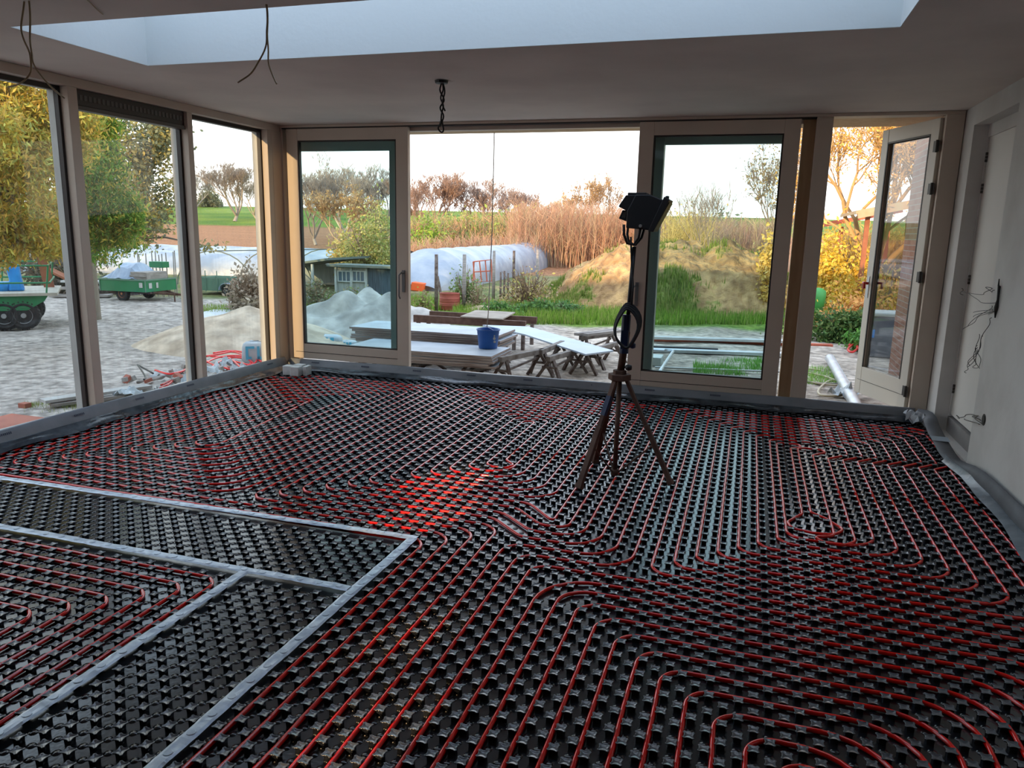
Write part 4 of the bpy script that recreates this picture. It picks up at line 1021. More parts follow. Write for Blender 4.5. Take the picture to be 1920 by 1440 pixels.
tree(1325, 490, 335, 27, 120, 'bare shrub-like tree rising above the mound behind right sliding glass', [], (.40, .30, .24), depth=3, seed=33, up=1.1, trunk=.12, n0=7, r0=.010)
tree(1456, 520, 262, 26, 120, 'thin brown tree with sparse leaves at the right edge of right sliding glass', [(.34, .24, .14), (.42, .32, .2), (.5, .36, .16)], (.28, .21, .17), leaf=1500, lsize=.11, depth=4, seed=35)
tree(1640, 540, 130, 20, 330, 'golden autumn tree seen through the open garden door', [(.80, .47, .10), (.72, .40, .08), (.85, .55, .16), (.6, .36, .1)], (.46, .30, .15), leaf=19000, lsize=.075, depth=5, seed=37, twigs=2, trunk=.18, n0=6, r0=.03, name='leafy_tree')
# thickets of thin stems
RC = [(.46, .25, .16), (.52, .31, .20), (.38, .22, .15), (.54, .37, .24), (.42, .33, .2)]
thicket(765, 1000, 415, 400, 42, 50, 700, [(.46, .30, .18), (.40, .34, .18), (.56, .34, .2), (.30, .34, .12)], 'brown and green thicket of thin stems behind the plastic tunnel', rad=.03, leafn=2500, lc=[(.26, .34, .08), (.34, .36, .12)], lsize=.25)
thicket(765, 1010, 452, 440, 34, 38, 620, RC, 'low reddish reed-like stems along the far edge of tunnel', rad=.016)
thicket(960, 1240, 388, 392, 36, 44, 2300, RC, 'dense reddish brushwood beyond the mound left of the work light', rad=.015, hvar=.5)
thicket(1230, 1470, 415, 418, 34, 42, 1700, [(.50, .30, .24), (.56, .38, .28), (.46, .28, .22), (.60, .46, .24)], 'pinkish brushwood behind the mound in right sliding glass', rad=.015, hvar=.5)
thicket(1240, 1330, 408, 400, 30, 33, 160, [(.62, .46, .18), (.66, .5, .2)], 'yellowish brushwood at the left of right sliding glass', rad=.018, leafn=900, lc=[(.65, .48, .16)], lsize=.12)
bush(1360, 470, 48, 4.6, 3, 3.0, 1800, .3, [(.20, .26, .16), (.24, .28, .2)], 'grey green bush far behind the mound', 'bush')
thicket(1545, 1790, 440, 430, 26, 30, 900, [(.62, .38, .12), (.70, .46, .14), (.5, .28, .12)], 'golden brown undergrowth behind the wooden shelter', rad=.014, hvar=.4, leafn=3500, lc=[(.72, .46, .1), (.6, .38, .1)], lsize=.12)
# yellow willow and green undergrowth
bush(688, 520, 24, 2.1, 2.0, 2.75, 9500, .10, [(.55, .42, .12), (.60, .50, .20), (.40, .38, .10), (.30, .33, .08)], 'large yellow green willow bush behind the grey shed', 'willow_bush', 'bush', droop=.3)
bush(648, 520, 26, 1.2, 1.5, 2.1, 3600, .13, [(.55, .38, .12), (.50, .42, .16), (.62, .46, .16)], 'lower golden bush at left foot of the willow', 'bush')
bush(722, 505, 30, 1.8, 2.0, 3.0, 3600, .14, [(.36, .38, .12), (.48, .42, .18)], 'greenish upright bush right of the willow', 'bush')
bush(795, 470, 40, 3.0, 3.0, 2.3, 1900, .22, [(.28, .40, .06), (.20, .30, .05)], 'bright green bush behind the tunnel at doorway left edge', 'bush')
# right: golden hedge, ivy
bush(1572, 530, 19, 1.9, 1.8, 2.2, 7000, .11, [(.80, .56, .08), (.70, .46, .06), (.46, .38, .06), (.85, .64, .14)], 'golden leafy bush left of the open garden door', 'bush')
bush(1650, 545, 17.5, 2.2, 1.5, 1.5, 5200, .10, [(.78, .50, .08), (.74, .40, .12), (.5, .40, .06)], 'orange yellow bush below the wooden shelter', 'bush')
bush(1600, 560, 16, 1.9, .9, .75, 2600, .09, [(.62, .30, .10), (.70, .40, .14)], 'low rusty orange shrub above the ivy', 'bush')
bush(1590, 602, 14.2, 2.3, 1.1, .62, 6500, .08, [(.05, .11, .03), (.09, .17, .04), (.16, .22, .06)], 'dark green ivy mound beside the trampled sand', 'ivy')
bush(1640, 618, 13.3, 1.2, .7, .35, 2600, .08, [(.10, .26, .05), (.14, .30, .06)], 'bright green low plants in front of the ivy', 'ivy')
bush(1444, 530, 18.5, .9, 1.0, 1.9, 2200, .12, [(.74, .50, .12), (.62, .44, .12), (.80, .60, .22)], 'yellow bush at the right edge of right sliding glass', 'bush')
bush(1415, 500, 21, .9, .8, 1.2, 900, .11, [(.24, .30, .16), (.36, .36, .16)], 'green grey bush on the right shoulder of mound', 'bush', zb=.2)
# weeds round the fence
bush(872, 560, 17.2, .95, .6, 1.05, 900, .09, [(.20, .30, .08), (.26, .34, .16)], 'climbing green weed in front of plastic tunnel', 'weeds', 'weed')
bush(793, 590, 15.4, .55, .5, .62, 700, .08, [(.30, .32, .10), (.34, .26, .12), (.22, .36, .06)], 'green and brown weeds left of the red drum', 'weeds', 'weed')
bush(895, 583, 16.8, .8, .6, .7, 800, .07, [(.34, .26, .16), (.40, .32, .2), (.26, .28, .12)], 'dry brown weeds right of the red drum', 'weeds', 'weed')
bush(985, 562, 17.8, 1.5, .9, 1.15, 1100, .08, [(.38, .26, .16), (.46, .34, .2), (.5, .44, .14)], 'dry brambles at the left foot of mound', 'brambles', 'weed', nst=40)
bush(1010, 588, 16.4, 1.2, .7, .36, 1600, .09, [(.10, .20, .06), (.14, .26, .07)], 'dark green nettles before the mound', 'nettles', 'weed')
bush(955, 592, 15.8, 1.1, .5, .34, 1500, .08, [(.10, .22, .06), (.16, .30, .08)], 'green nettles beside the leaning fence post', 'nettles', 'weed')
bush(1062, 580, 16.6, .9, .6, .28, 900, .08, [(.10, .22, .06), (.14, .26, .1)], 'low dark nettle patch in the bright grass', 'nettles', 'weed')
bush(655, 560, 17.0, 1.6, .6, .5, 1200, .08, [(.34, .28, .18), (.40, .32, .2), (.24, .3, .1)], 'dry weeds in front of the grey shed', 'weeds', 'weed')
bush(600, 560, 17.2, 1.1, .6, .72, 900, .08, [(.30, .27, .18), (.36, .25, .14), (.24, .26, .12)], 'brown weeds before the lean-to roof', 'weeds', 'weed')
bush(476, 567, 16.4, 1.45, 1.2, .95, 3200, .10, [(.50, .41, .32), (.42, .34, .26), (.34, .27, .2)], 'heap of dry straw coloured reeds beside the pale green trailer', 'reed_heap', 'reeds', nst=120)
# grass
def scatter(px0, px1, y0, y1, n):
    P = np.array([tuple(gd(random.uniform(px0, px1), random.uniform(y0, y1))) for _ in range(n)]); P[:, 2] = GZ-.01; m_ = noise2(P[:, 0], P[:, 1], 1.9, 2)+.5*noise2(P[:, 0], P[:, 1], 5, 1); return P[m_ > rng.normal(-.35, .25, len(P))]
GC = [(.12, .24, .02), (.18, .32, .035), (.26, .38, .06), (.09, .17, .02), (.30, .32, .10)]
blades('grass', scatter(850, 1530, 568, 609, 34000), .06, .24, .018, GC, 'bright green grass strip at the foot of the earth mound', 'grass', Mx['grass'])
blades('grass', scatter(560, 860, 560, 582, 6000), .06, .2, .02, GC, 'strip of green grass before the grey shed', 'grass', Mx['grass'])
blades('grass', scatter(795, 950, 592, 604, 3000), .06, .2, .02, GC, 'green grass seen under the dark steel trestle', 'grass', Mx['grass'])
blades('grass', scatter(1300, 1445, 676, 705, 5000), .03, .12, .010, [(.14, .34, .06), (.2, .42, .1)], 'grass tuft just outside right sliding glass', 'grass', Mx['grass'])
blades('grass', scatter(1510, 1570, 690, 722, 1200), .03, .09, .008, [(.2, .42, .08), (.3, .5, .1)], 'small grass tufts between the beige hoses', 'grass', Mx['grass'])
blades('grass', scatter(360, 505, 573, 588, 2500), .03, .1, .012, [(.22, .36, .06), (.30, .36, .1)], 'short grass verge before the reed heap and trailer', 'grass', Mx['grass'])
blades('grass', scatter(45, 160, 757, 775, 2500), .02, .06, .005, [(.22, .30, .07), (.3, .32, .12)], 'dry grass edge below the first left window', 'grass', Mx['grass'])
# big leafy trees left
def leafy(cx, cy, blobs, n, lsize, cols, label, trunk, bark=(.20, .17, .13), droop=.9, aspect=.28):
    root = empty('leafy_tree', (cx, cy, float(zg(cx, cy))), 0, label, 'tree')
    g = MB(); z0 = float(zg(cx, cy)); P = []
    for (bx, by, bz, r1, r2, wgt) in blobs:
        e_ = Vector((bx-cx, by-cy, bz-z0)); g.tube([(0, 0, trunk*.3), (e_.x*.25, e_.y*.25, trunk), (e_.x*.7, e_.y*.7, e_.z*.8), e_], [.10, .08, .05, .015], 5, cap=False)
        for _ in range(9):
            q = e_+Vector((rng.normal(0, r1*.6), rng.normal(0, r1*.6), rng.normal(0, r2*.5))); g.tube([e_*.85, (e_*.85+q)/2+Vector((0, 0, .1)), q], [.03, .02, .006], 4, cap=False)
            P.append((q, r1*.22, r2*.26, wgt))
        P.append((e_, r1*.42, r2*.42, wgt*.8))
    g.tube([(0, 0, -.1), (0.03, 0, trunk)], [.17, .12], 8, cap=False)
    C = np.array([bark])*rng.uniform(.8, 1.2, (len(g.v), 1)); obj_np('branches', np.array(g.v), np.array(g.f), Mx['twig'], root, cols=C)
    wts = np.array([p[3] for p in P], float); wts /= wts.sum(); idx = rng.choice(len(P), n, p=wts)
    c = np.array([tuple(P[i][0]) for i in idx]); s = np.array([(P[i][1], P[i][1], P[i][2]) for i in idx])
    Pn = c+rng.normal(0, 1, (n, 3))*s
    Vl, Cl = leaves(Pn, lsize, cols, droop=droop, aspect=aspect)
    obj_np('foliage', Vl, np.arange(len(Vl)).reshape(-1, 4), Mx['leaf'], root, cols=Cl)
def blob(px, py, dist, rpx, rpy, w=1): p = far(px, py, dist); return (p.x, p.y, p.z, rpx/FPX*dist, rpy/FPX*dist, w)
p = far(-60, 560, 13)
leafy(p.x, p.y, [blob(20, 165, 11, 80, 50, 1.2), blob(75, 240, 11, 70, 60, 1.2), blob(30, 330, 11, 60, 60, 1.2), blob(60, 420, 12, 60, 45), blob(-40, 260, 11.5, 70, 90, 1.2), blob(0, 460, 12, 55, 30, .6)], 42000, .085,
      [(.62, .48, .08), (.50, .46, .10), (.34, .36, .08), (.66, .42, .08), (.46, .32, .08)], 'yellow leaved tree filling the first left window', 2.0)
p = far(166, 545, 15.5)
leafy(p.x, p.y, [blob(158, 270, 13, 42, 60, 1), blob(190, 325, 13, 45, 55, 1), blob(180, 385, 13, 60, 45, 1), blob(228, 398, 13, 38, 38, .7), blob(150, 225, 13, 30, 40, .5), blob(180, 450, 13.5, 70, 25, .5)], 30000, .08,
      [(.10, .24, .03), (.16, .30, .04), (.28, .36, .06), (.52, .42, .07), (.10, .18, .03)], 'green leaved tree in the left half of the second left window', 2.2)
p = far(160, 540, 19)
leafy(p.x, p.y, [blob(215, 235, 17, 60, 40, .8), blob(265, 265, 17, 60, 40, .8), blob(292, 320, 17, 42, 60, .8), blob(240, 330, 17, 50, 55, 1), blob(278, 390, 17, 48, 40, .8), blob(305, 240, 17, 40, 30, .5), blob(250, 425, 17, 60, 22, .4)], 11500, .085,
      [(.30, .27, .12), (.22, .23, .12), (.44, .34, .10), (.18, .20, .12)], 'olive brown tree with gaps of sky in the second left window', 3.0, droop=.2, aspect=.6)
bush(120, 535, 22, 3.8, 1.5, 1.5, 2500, .14, [(.16, .13, .10), (.22, .18, .12), (.13, .14, .10)], 'dark brush pile behind the green trailer', 'brush_pile', 'brushwood', nst=80)

# ------------------------------------------------------------------ structures beyond the yard
def tunnel(a, c, r, h, label, n=40, close=True):
    a = Vector(a); c = Vector(c); d = c-a; L = d.length; d.normalize(); nr = Vector((-d.y, d.x, 0)); m = 16; V = []; Fq = []
    k0 = 1.0
    for i in range(n+1):
        s = L*i/n; sag = 1-.035*abs(math.sin(s*pi/1.6))
        endf = 1.0 if not close else min(1, .15+.85*math.sqrt(min(1, i/3.0)))
        for k in range(m+1):
            t = pi*k/m; p = a+d*s+nr*(math.cos(t)*r*sag*(.55+.45*endf)); V.append((p.x, p.y, float(zg(p.x, p.y))+max(0, math.sin(t))**.8*h*sag*endf))
    for i in range(n):
        for k in range(m): Fq.append((i*(m+1)+k, i*(m+1)+k+1, (i+1)*(m+1)+k+1, (i+1)*(m+1)+k))
    Fq.append(tuple(range(m+1)))
    b = MB(); b.v = V; b.f = Fq; return tag(obj('plastic_tunnel', b, Mx['plasticw'], smooth=True), label, 'tunnel')
ta, tb = gd(768, 546), gd(1003, 497)
tunnel((ta.x-.05, ta.y+.3, 0), (tb.x, tb.y+3, 0), 1.16, 1.17, 'large grey plastic sheeted tunnel behind the fence posts in doorway')
ta, tb = gd(225, 508), gd(520, 514)
tunnel((ta.x-3, ta.y-1, 0), (tb.x+4, tb.y+1, 0), 1.3, .78, 'long pale plastic tunnel behind the trailers, nearest row', close=False)
tunnel((ta.x-4, ta.y+4.5, 0), (tb.x+3, tb.y+5, 0), 1.5, .85, 'long pale plastic tunnel behind the trailers, middle row', close=False)
ta, tb = gd(560, 500), gd(640, 500)
tunnel((ta.x, ta.y+1, 0), (tb.x+1, tb.y, 0), 1.6, .75, 'short pale tunnel left of the grey shed roof', close=False)
g = MB(); c0 = gd(470, 540); 
for k in range(4):
    pts = [(c0.x-1.2+2.6*math.cos(t)*.5+.5*k, c0.y+2.2*k, GZ+1.0*math.sin(t)) for t in [pi*i/14 for i in range(15)]]; g.tube(pts, .018, 5)
g.tube([(c0.x-1.2+.0, c0.y, GZ+1.0), (c0.x-1.2+1.5, c0.y+6.6, GZ+1.0)], .016, 5)
tag(obj('hoop_frame', g, Mx['roofg']), 'bare arched tunnel frame behind the pale green trailer', 'frame')
# sheds
A0, A1 = at(628, 548, 2, GZ), at(690, 548, 2, GZ); yS = A0.y
def px_y(px, py, y): q = at(px, py, 1, y); return q
root = empty('garden_shed', (A0.x, yS, GZ), 0, 'low grey shed with two white framed windows', 'shed')
x0, x1, x2 = 0, px_y(687, 520, yS).x-A0.x, px_y(735, 520, yS).x-A0.x; zt_ = px_y(650, 500, yS).z-GZ
obj('wall', MB().box(x0, x1, 0, .5, 0, zt_), Mx['shed'], root)
obj('roof', MB().box(x0-.12, x2+.05, -.2, .6, zt_, zt_+.06), Mx['roofg'], root)
for (pa, pb) in ((636, 658), (663, 684)):
    a, c_ = px_y(pa, 509, yS), px_y(pb, 527, yS); xa, xb, za, zb_ = a.x-A0.x, c_.x-A0.x, c_.z-GZ, a.z-GZ
    g = MB(); g.box(xa-.03, xb+.03, -.05, -.005, za-.03, za); g.box(xa-.03, xb+.03, -.05, -.005, zb_, zb_+.03); g.box(xa-.03, xa, -.05, -.005, za, zb_); g.box(xb, xb+.03, -.05, -.005, za, zb_)
    for t_ in (1/3, 2/3): g.box(xa+(xb-xa)*t_-.012, xa+(xb-xa)*t_+.012, -.045, -.005, za, zb_)
    w_ = obj('window', g, Mx['whitep'], root); obj('pane', MB().box(xa, xb, -.02, -.008, za, zb_), Mx['winglass'], w_)
for px_ in (631, 660, 688):
    q = px_y(px_, 520, yS).x-A0.x; obj('post', MB().box(q-.03, q+.03, -.06, -.002, 0, zt_), Mx['whitep'], root)
obj('dark_wall', MB().box(x1+.002, x2, .0, .45, 0, zt_-.01), Mx['blackshed'], root)
B0 = px_y(563, 520, yS+.2)
root = empty('lean_to', (B0.x, yS+.2, GZ), 0, 'open lean-to with sloping grey roof left of the grey shed', 'shed')
xa = px_y(626, 505, yS+.2); xl = xa.x-B0.x
g = MB(); g.add([(-1.2, -.3, .52), (xl, -.3, .86), (xl, 2.2, .86), (-1.2, 2.2, .52), (-1.2, -.3, .57), (xl, -.3, .92), (xl, 2.2, .92), (-1.2, 2.2, .57)], [(0, 3, 2, 1), (4, 5, 6, 7), (0, 1, 5, 4), (1, 2, 6, 5), (2, 3, 7, 6), (3, 0, 4, 7)]); obj('roof', g, Mx['roofg'], root)
for t_ in (-.9, .05, .5): obj('post', MB().box(t_, t_+.06, -.25, -.19, 0, .55+.24*(t_+1.2)/2.2), Mx['whitep'], root)
obj('back_wall', MB().box(-1.2, xl, 2.1, 2.18, 0, .62), Mx['shed'], root)
# roof of the wooden shelter at right
q0 = px_y(1612, 402, 17.5); root = empty('wooden_shelter', (q0.x, 17.5, GZ), 0, 'wooden shelter with red posts and tiled roof behind the golden bushes', 'shelter')
zq = q0.z-GZ
g = MB(); g.beam((-.06, -.2, zq-.04), (2.6, -.2, zq+.55), .12, .10); g.add([(-.1, -.25, zq), (2.6, -.25, zq+.6), (2.6, 2.8, zq+.6), (-.1, 2.8, zq), (-.1, -.25, zq+.07), (2.6, -.25, zq+.67), (2.6, 2.8, zq+.67), (-.1, 2.8, zq+.07)], [(0, 3, 2, 1), (4, 5, 6, 7), (0, 1, 5, 4), (1, 2, 6, 5), (2, 3, 7, 6), (3, 0, 4, 7)]); obj('roof', g, mat('moss_roof', (.36, .33, .22), .8, c2=(.42, .25, .14), scale=4), root)
for t_ in (.12, .30, 2.2): obj('post', MB().box(t_, t_+.09, 0, .09, 0, zq+.05+.2*t_), Mx['redwood'], root)
g = MB(); q1 = px_y(1545, 418, 24); q2 = px_y(1640, 395, 24); g.beam((q1.x, 24, q1.z-.05), (q2.x+.6, 24, q2.z), 1.5, .12); g.box(q1.x+.4, q1.x+.5, 23.6, 23.7, GZ, q1.z-.1); g.box(q2.x+.3, q2.x+.4, 23.6, 23.7, GZ, q2.z-.1); tag(obj('barn', g, Mx['redpaint']), 'red roofed building far behind the golden bush', 'building')
# eave corner above the garden door
q = at(1628, 226, 1, 10.3); g = MB(); g.box(q.x, 1.71, 10.25, 10.4, q.z-.02, q.z+.14); g.box(q.x-.02, 1.71, YB+.5, 10.3, q.z+.14, q.z+.18); tag(obj('eave', g, Mx['redwood']), 'orange brown wooden eave above the open garden door', 'roof edge')

# ------------------------------------------------------------------ building materials just outside
def sheet_stack(name, x0, x1, y0, y1, z0, n, th, label, group, m=None, rot=0, jit=.05):
    out = []
    for k in range(n):
        j = lambda: random.uniform(-jit, jit); cx, cy = (x0+x1)/2, (y0+y1)/2
        b = MB(); b.box(-(x1-x0)/2, (x1-x0)/2+j(), -(y1-y0)/2+j()*.5, (y1-y0)/2, 0, th-.002)
        o = obj(name, b, Mx['board'], None, bevel=.002); o.data.materials.append(Mx['boardedge'])
        for p in o.data.polygons:
            if abs(p.normal.z) < .5: p.material_index = 1
        o.location = (cx+j(), cy, z0+k*th); o.rotation_euler = (0, 0, rot+random.uniform(-.01, .01)); out.append(o)
    return out
fa = at(768, 657, 2, .12); fb_ = at(932, 668, 2, .12); fc = at(985, 650, 2, .12)
pos_words = ['lowest', 'second lowest', 'middle', 'second highest', 'topmost']
fr_ = sheet_stack('insulation_board', at(649, 650, 2, .2).x, -2.70, 8.02, 8.74, .045, 5, .031, '', '', rot=.01)
for o, w_ in zip(fr_, pos_words): tag(o, 'long white topped board, %s of the near stack behind the bucket' % w_, 'board', 'boards in the near stack')
bk_ = sheet_stack('insulation_board', at(672, 612, 2, .3).x, -2.93, 8.86, 9.6, .13, 6, .031, '', '', rot=.0)
for o, w_ in zip(bk_, ['lowest', 'second lowest', 'third lowest', 'third highest', 'second highest', 'topmost']): tag(o, 'long white topped board, %s of the far stack beyond the bucket' % w_, 'board', 'boards in the far stack')
def sawhorse(x, y, rz, L=.9, H=.5, label='', m=None, grp='trestles under and beside the boards', sp=.17):
    t = empty('trestle', (x, y, GZ), rz, label, 'trestle', grp); m = m or Mx['oldsteel']
    g = MB(); g.box(-L/2, L/2, -.03, .03, H-.06, H); obj('top_rail', g, Mx['trest'], t, bevel=.003)
    for sx_ in (-1, 1):
        for sy_ in (-1, 1):
            g = MB(); g.beam((sx_*(L/2-.1), sy_*.02, H-.05), (sx_*(L/2-.02), sy_*sp, .0), .035, .035); obj('leg', g, m, t)
        g = MB(); g.beam((sx_*(L/2-.06), -sp*.6, .16), (sx_*(L/2-.06), sp*.6, .16), .025, .025); obj('brace', g, m, t)
    g = MB(); g.beam((-(L/2-.1), 0, .15), ((L/2-.1), 0, H-.1), .022, .022); obj('diagonal', g, m, t)
    return t
tp = [(-2.98, 8.38, 1.52, .8, .175, 'dark trestle under the near board stack, right end'),
      (-3.75, 8.38, 1.6, .8, .175, 'dark trestle under the near board stack, second from the right end'),
      (-4.45, 8.38, 1.55, .8, .175, 'dark trestle under the near board stack, left end'),
      (-3.2, 9.23, 1.5, .8, .235, 'dark trestle under the far board stack, right end'),
      (-4.9, 9.23, 1.55, .8, .235, 'dark trestle under the far board stack, left end')]
for x, y, rz, L, H, lab in tp: sawhorse(x, y, rz, L, H, lab)
sh = [(-2.52, 8.55, 1.25, .9, .33, 'trestle with pale wooden rail just right of the bucket'), (-2.35, 9.3, 1.5, .9, .33, 'trestle under the left part of the sloping white panel'),
      (-2.12, 8.95, 1.35, .8, .30, 'trestle nearest the house under the sloping panel'), (-1.95, 9.55, 1.7, .8, .30, 'trestle under the right part of the sloping panel'), (-1.78, 9.95, 1.35, .8, .28, 'last trestle at far right under the sloping panel'), (-2.0, 10.6, 1.1, .8, .34, 'trestle with two weathered planks standing beyond the white panel')]
for x, y, rz, L, H, lab in sh: sawhorse(x, y, rz, L, H, lab)
for k, (dx_, lab) in enumerate(((0, 'weathered plank on the farthest trestle, left of two'), (.13, 'weathered plank on the farthest trestle, right of two'))):
    g = MB(); g.box(-.04, .04, -.45, .45, 0, .035); o = obj('plank', g, Mx['grain']); o.location = (-2.02+dx_, 10.6, .195); o.rotation_euler = (0, 0, -.5); tag(o, lab, 'plank')
# long sloping white panel
P4 = [at(975, 612, 2, .22), at(1098, 664, 2, .16), at(1150, 657, 2, .14), at(1010, 607, 2, .22)]
a0 = at(985, 627, 2, .20); a1 = at(1098, 664, 2, .155); a2 = at(1150, 657, 2, .145); a3 = at(905, 609, 2, .24); a4 = at(990, 612, 2, .24)
V = [tuple(a0), tuple(a1), tuple(a2), tuple(a4), tuple(a3)]; b = MB(); b.add(V+[(x, y, z-.02) for x, y, z in V], [(0, 1, 2, 3, 4), (9, 8, 7, 6, 5)]+[(i, i+5, (i+1) % 5+5, (i+1) % 5) for i in range(5)])
o = obj('sloping_sheet', b, mat('panel_blue_white', (.40, .48, .57), .4, c2=(.35, .43, .51), scale=3)); o.data.materials.append(Mx['boardedge']); tag(o, 'long smooth bluish white sheet sloping down to the right on trestles', 'panel')
# dark steel rack with plywood
c1, c2_ = at(775, 593, 1, 10.7), at(985, 600, 1, 10.7)
root = empty('steel_rack', (c1.x, 10.7, GZ), 0, 'long rusty dark steel rack behind the board stacks', 'rack'); Lr = c2_.x-c1.x; Hr = (c1.z+c2_.z)/2-GZ
for dy, nm in ((0, 'rail'), (.62, 'rail')): 
    g = MB(); g.box(0, Lr, dy, dy+.06, Hr-.06, Hr); g.box(0, Lr, dy+.0, dy+.012, Hr-.11, Hr-.06); obj(nm, g, Mx['rust'], root)
for lx in (.05, .22, Lr-.33, Lr-.2, Lr-.06): obj('leg', MB().box(lx, lx+.05, .0, .05, 0, Hr-.11), Mx['oldsteel'], root)
for lx in (.05, Lr-.1): obj('leg', MB().box(lx, lx+.05, .62, .67, 0, Hr-.11), Mx['oldsteel'], root)
g = MB(); q = [at(863, 597, 2, c1.z+.01), at(942, 602, 2, c1.z+.01), at(966, 589, 2, c1.z+.01), at(892, 585, 2, c1.z+.01)]
zz = GZ+Hr+.004; V = [(p.x, p.y, zz) for p in q]; g.add(V+[(x, y, zz+.018) for x, y, z in V], [(3, 2, 1, 0), (4, 5, 6, 7), (0, 1, 5, 4), (1, 2, 6, 5), (2, 3, 7, 6), (3, 0, 4, 7)]); tag(obj('plywood_sheet', g, Mx['ply']), 'worn plywood sheet lying on the dark steel rack', 'board')
# planks and rails on the ground at right
def plank(pa, pb, w, h, m, label, name='plank', z=GZ+.02, cat='plank'):
    a = gd(*pa, z); c = gd(*pb, z); g = MB(); g.beam(a+Vector((0, 0, h/2)), c+Vector((0, 0, h/2)), w, h); return tag(obj(name, g, m, bevel=.002), label, cat)
plank((1190, 634), (1470, 642), .18, .04, Mx['whitep'], 'long pale plank on the sand, farther of two behind right glass', z=GZ+.06)
plank((1200, 638), (1560, 651), .10, .05, Mx['redpaint'], 'red brown timber under the pale plank outside', z=GZ+.0)
plank((1190, 654), (1345, 660), .12, .06, Mx['black'], 'dark rail lying beside the near pale plank')
plank((1170, 657), (1470, 667), .16, .045, Mx['galv'], 'long grey metal profile on the ground near right glass', cat='metal profile', name='metal_profile')
plank((1228, 690), (1500, 700), .05, .02, Mx['whitep'], 'thin white lath close to the right sliding door')
g = MB(); a, c_ = at(1262, 659, 2, GZ+.10), at(1240, 692, 2, GZ+.10); g.tube([(a.x-.12, a.y, GZ+.12), a, c_, (c_.x, c_.y-.3, GZ+.1)], .022, 8); a2_ = a+Vector((-.45, 0, 0)); g.tube([a, a2_], .02, 8)
tag(obj('tube_frame', g, Mx['galv'], smooth=True), 'bent grey metal tube frame outside the right sliding door', 'frame')
q = at(1222, 676, 2, GZ+.05); g = MB(); g.box(-.25, .14, -.16, .16, 0, .12); o = obj('grey_box', g, Mx['greygrn'], bevel=.01); o.location = (q.x, q.y, GZ); tag(o, 'flat dark grey tray below the bent tube frame', 'tray')
# galvanised spiral duct
a, c_ = gd(1556, 672, GZ+.07), gd(1612, 772, GZ+.07); d = (c_-a); n = 60
g = MB(); rr = [.062+.003*(k % 6 == 0) for k in range(n+1)]; g.tube([a+d*(k/n)*1.1 for k in range(n+1)], rr, 16); o = obj('duct', g, Mx['galv'], smooth=True); tag(o, 'galvanised round duct lying outside the open garden door', 'duct')
pxl = lambda L_, z: [at(x, y, 2, z) for x, y in L_]
def groundtube(L_, r, m, label, name, cat, z=GZ+.02):
    g = MB()
    for q in L_:
        P = [Vector(p) for p in pxl(q, z)]; Qs = []
        for i in range(len(P)-1):
            p0, p1, p2, p3 = P[max(i-1, 0)], P[i], P[i+1], P[min(i+2, len(P)-1)]
            for k in range(6): t_ = k/6; Qs.append(.5*((2*p1)+(p2-p0)*t_+(2*p0-5*p1+4*p2-p3)*t_*t_+(3*p1-p0-3*p2+p3)*t_**3))
        g.tube(Qs+[P[-1]], r, 7)
    return tag(obj(name, g, m, smooth=True), label, cat)
groundtube([[(1515, 716), (1560, 722), (1590, 719), (1560, 713), (1543, 722), (1534, 735), (1545, 742), (1572, 742), (1585, 738)]], .013, Mx['beigehose'], 'beige hose curled into a loop beside the duct', 'hose', 'hose')
groundtube([[(1510, 698), (1540, 704), (1565, 712)]], .012, Mx['beigehose'], 'straight beige hose end touching the duct', 'hose', 'hose')
groundtube([[(1505, 690), (1540, 694)]], .010, Mx['beigehose'], 'short beige hose end farther out, left of the duct', 'hose', 'hose')
groundtube([[(1512, 716), (1545, 719), (1580, 720)]], .013, Mx['grain'], 'thin pale stick beside the hose loop', 'stick', 'stick')
def scrap(px, py, s, label, m, name='plastic_scrap', seed=1, cat='scrap', z=GZ, flat=.5):
    rs = random.Random(seed); q = gd(px, py, z); g = MB(); n = 7; V = []; Fq = []
    for i in range(n):
        for k in range(n): V.append(((i-3)*s/5+rs.gauss(0, s*.04), (k-3)*s/7+rs.gauss(0, s*.04), max(.004, abs(rs.gauss(0, s*flat*.4))+s*flat*.5*math.exp(-((i-3)**2+(k-3)**2)/6))))
    for i in range(n-1):
        for k in range(n-1): Fq.append((i*n+k, (i+1)*n+k, (i+1)*n+k+1, i*n+k+1))
    g.v = V; g.f = Fq; o = obj(name, g, m); o.location = (q.x, q.y, z); o.rotation_euler = (0, 0, rs.uniform(0, 6)); return tag(o, label, cat)
scrap(1583, 745, .26, 'crumpled translucent plastic between hose loop and duct', Mx['bagw'], seed=4)
scrap(1645, 735, .16, 'dark torn scrap on the ground right of the duct', Mx['black'], seed=5)
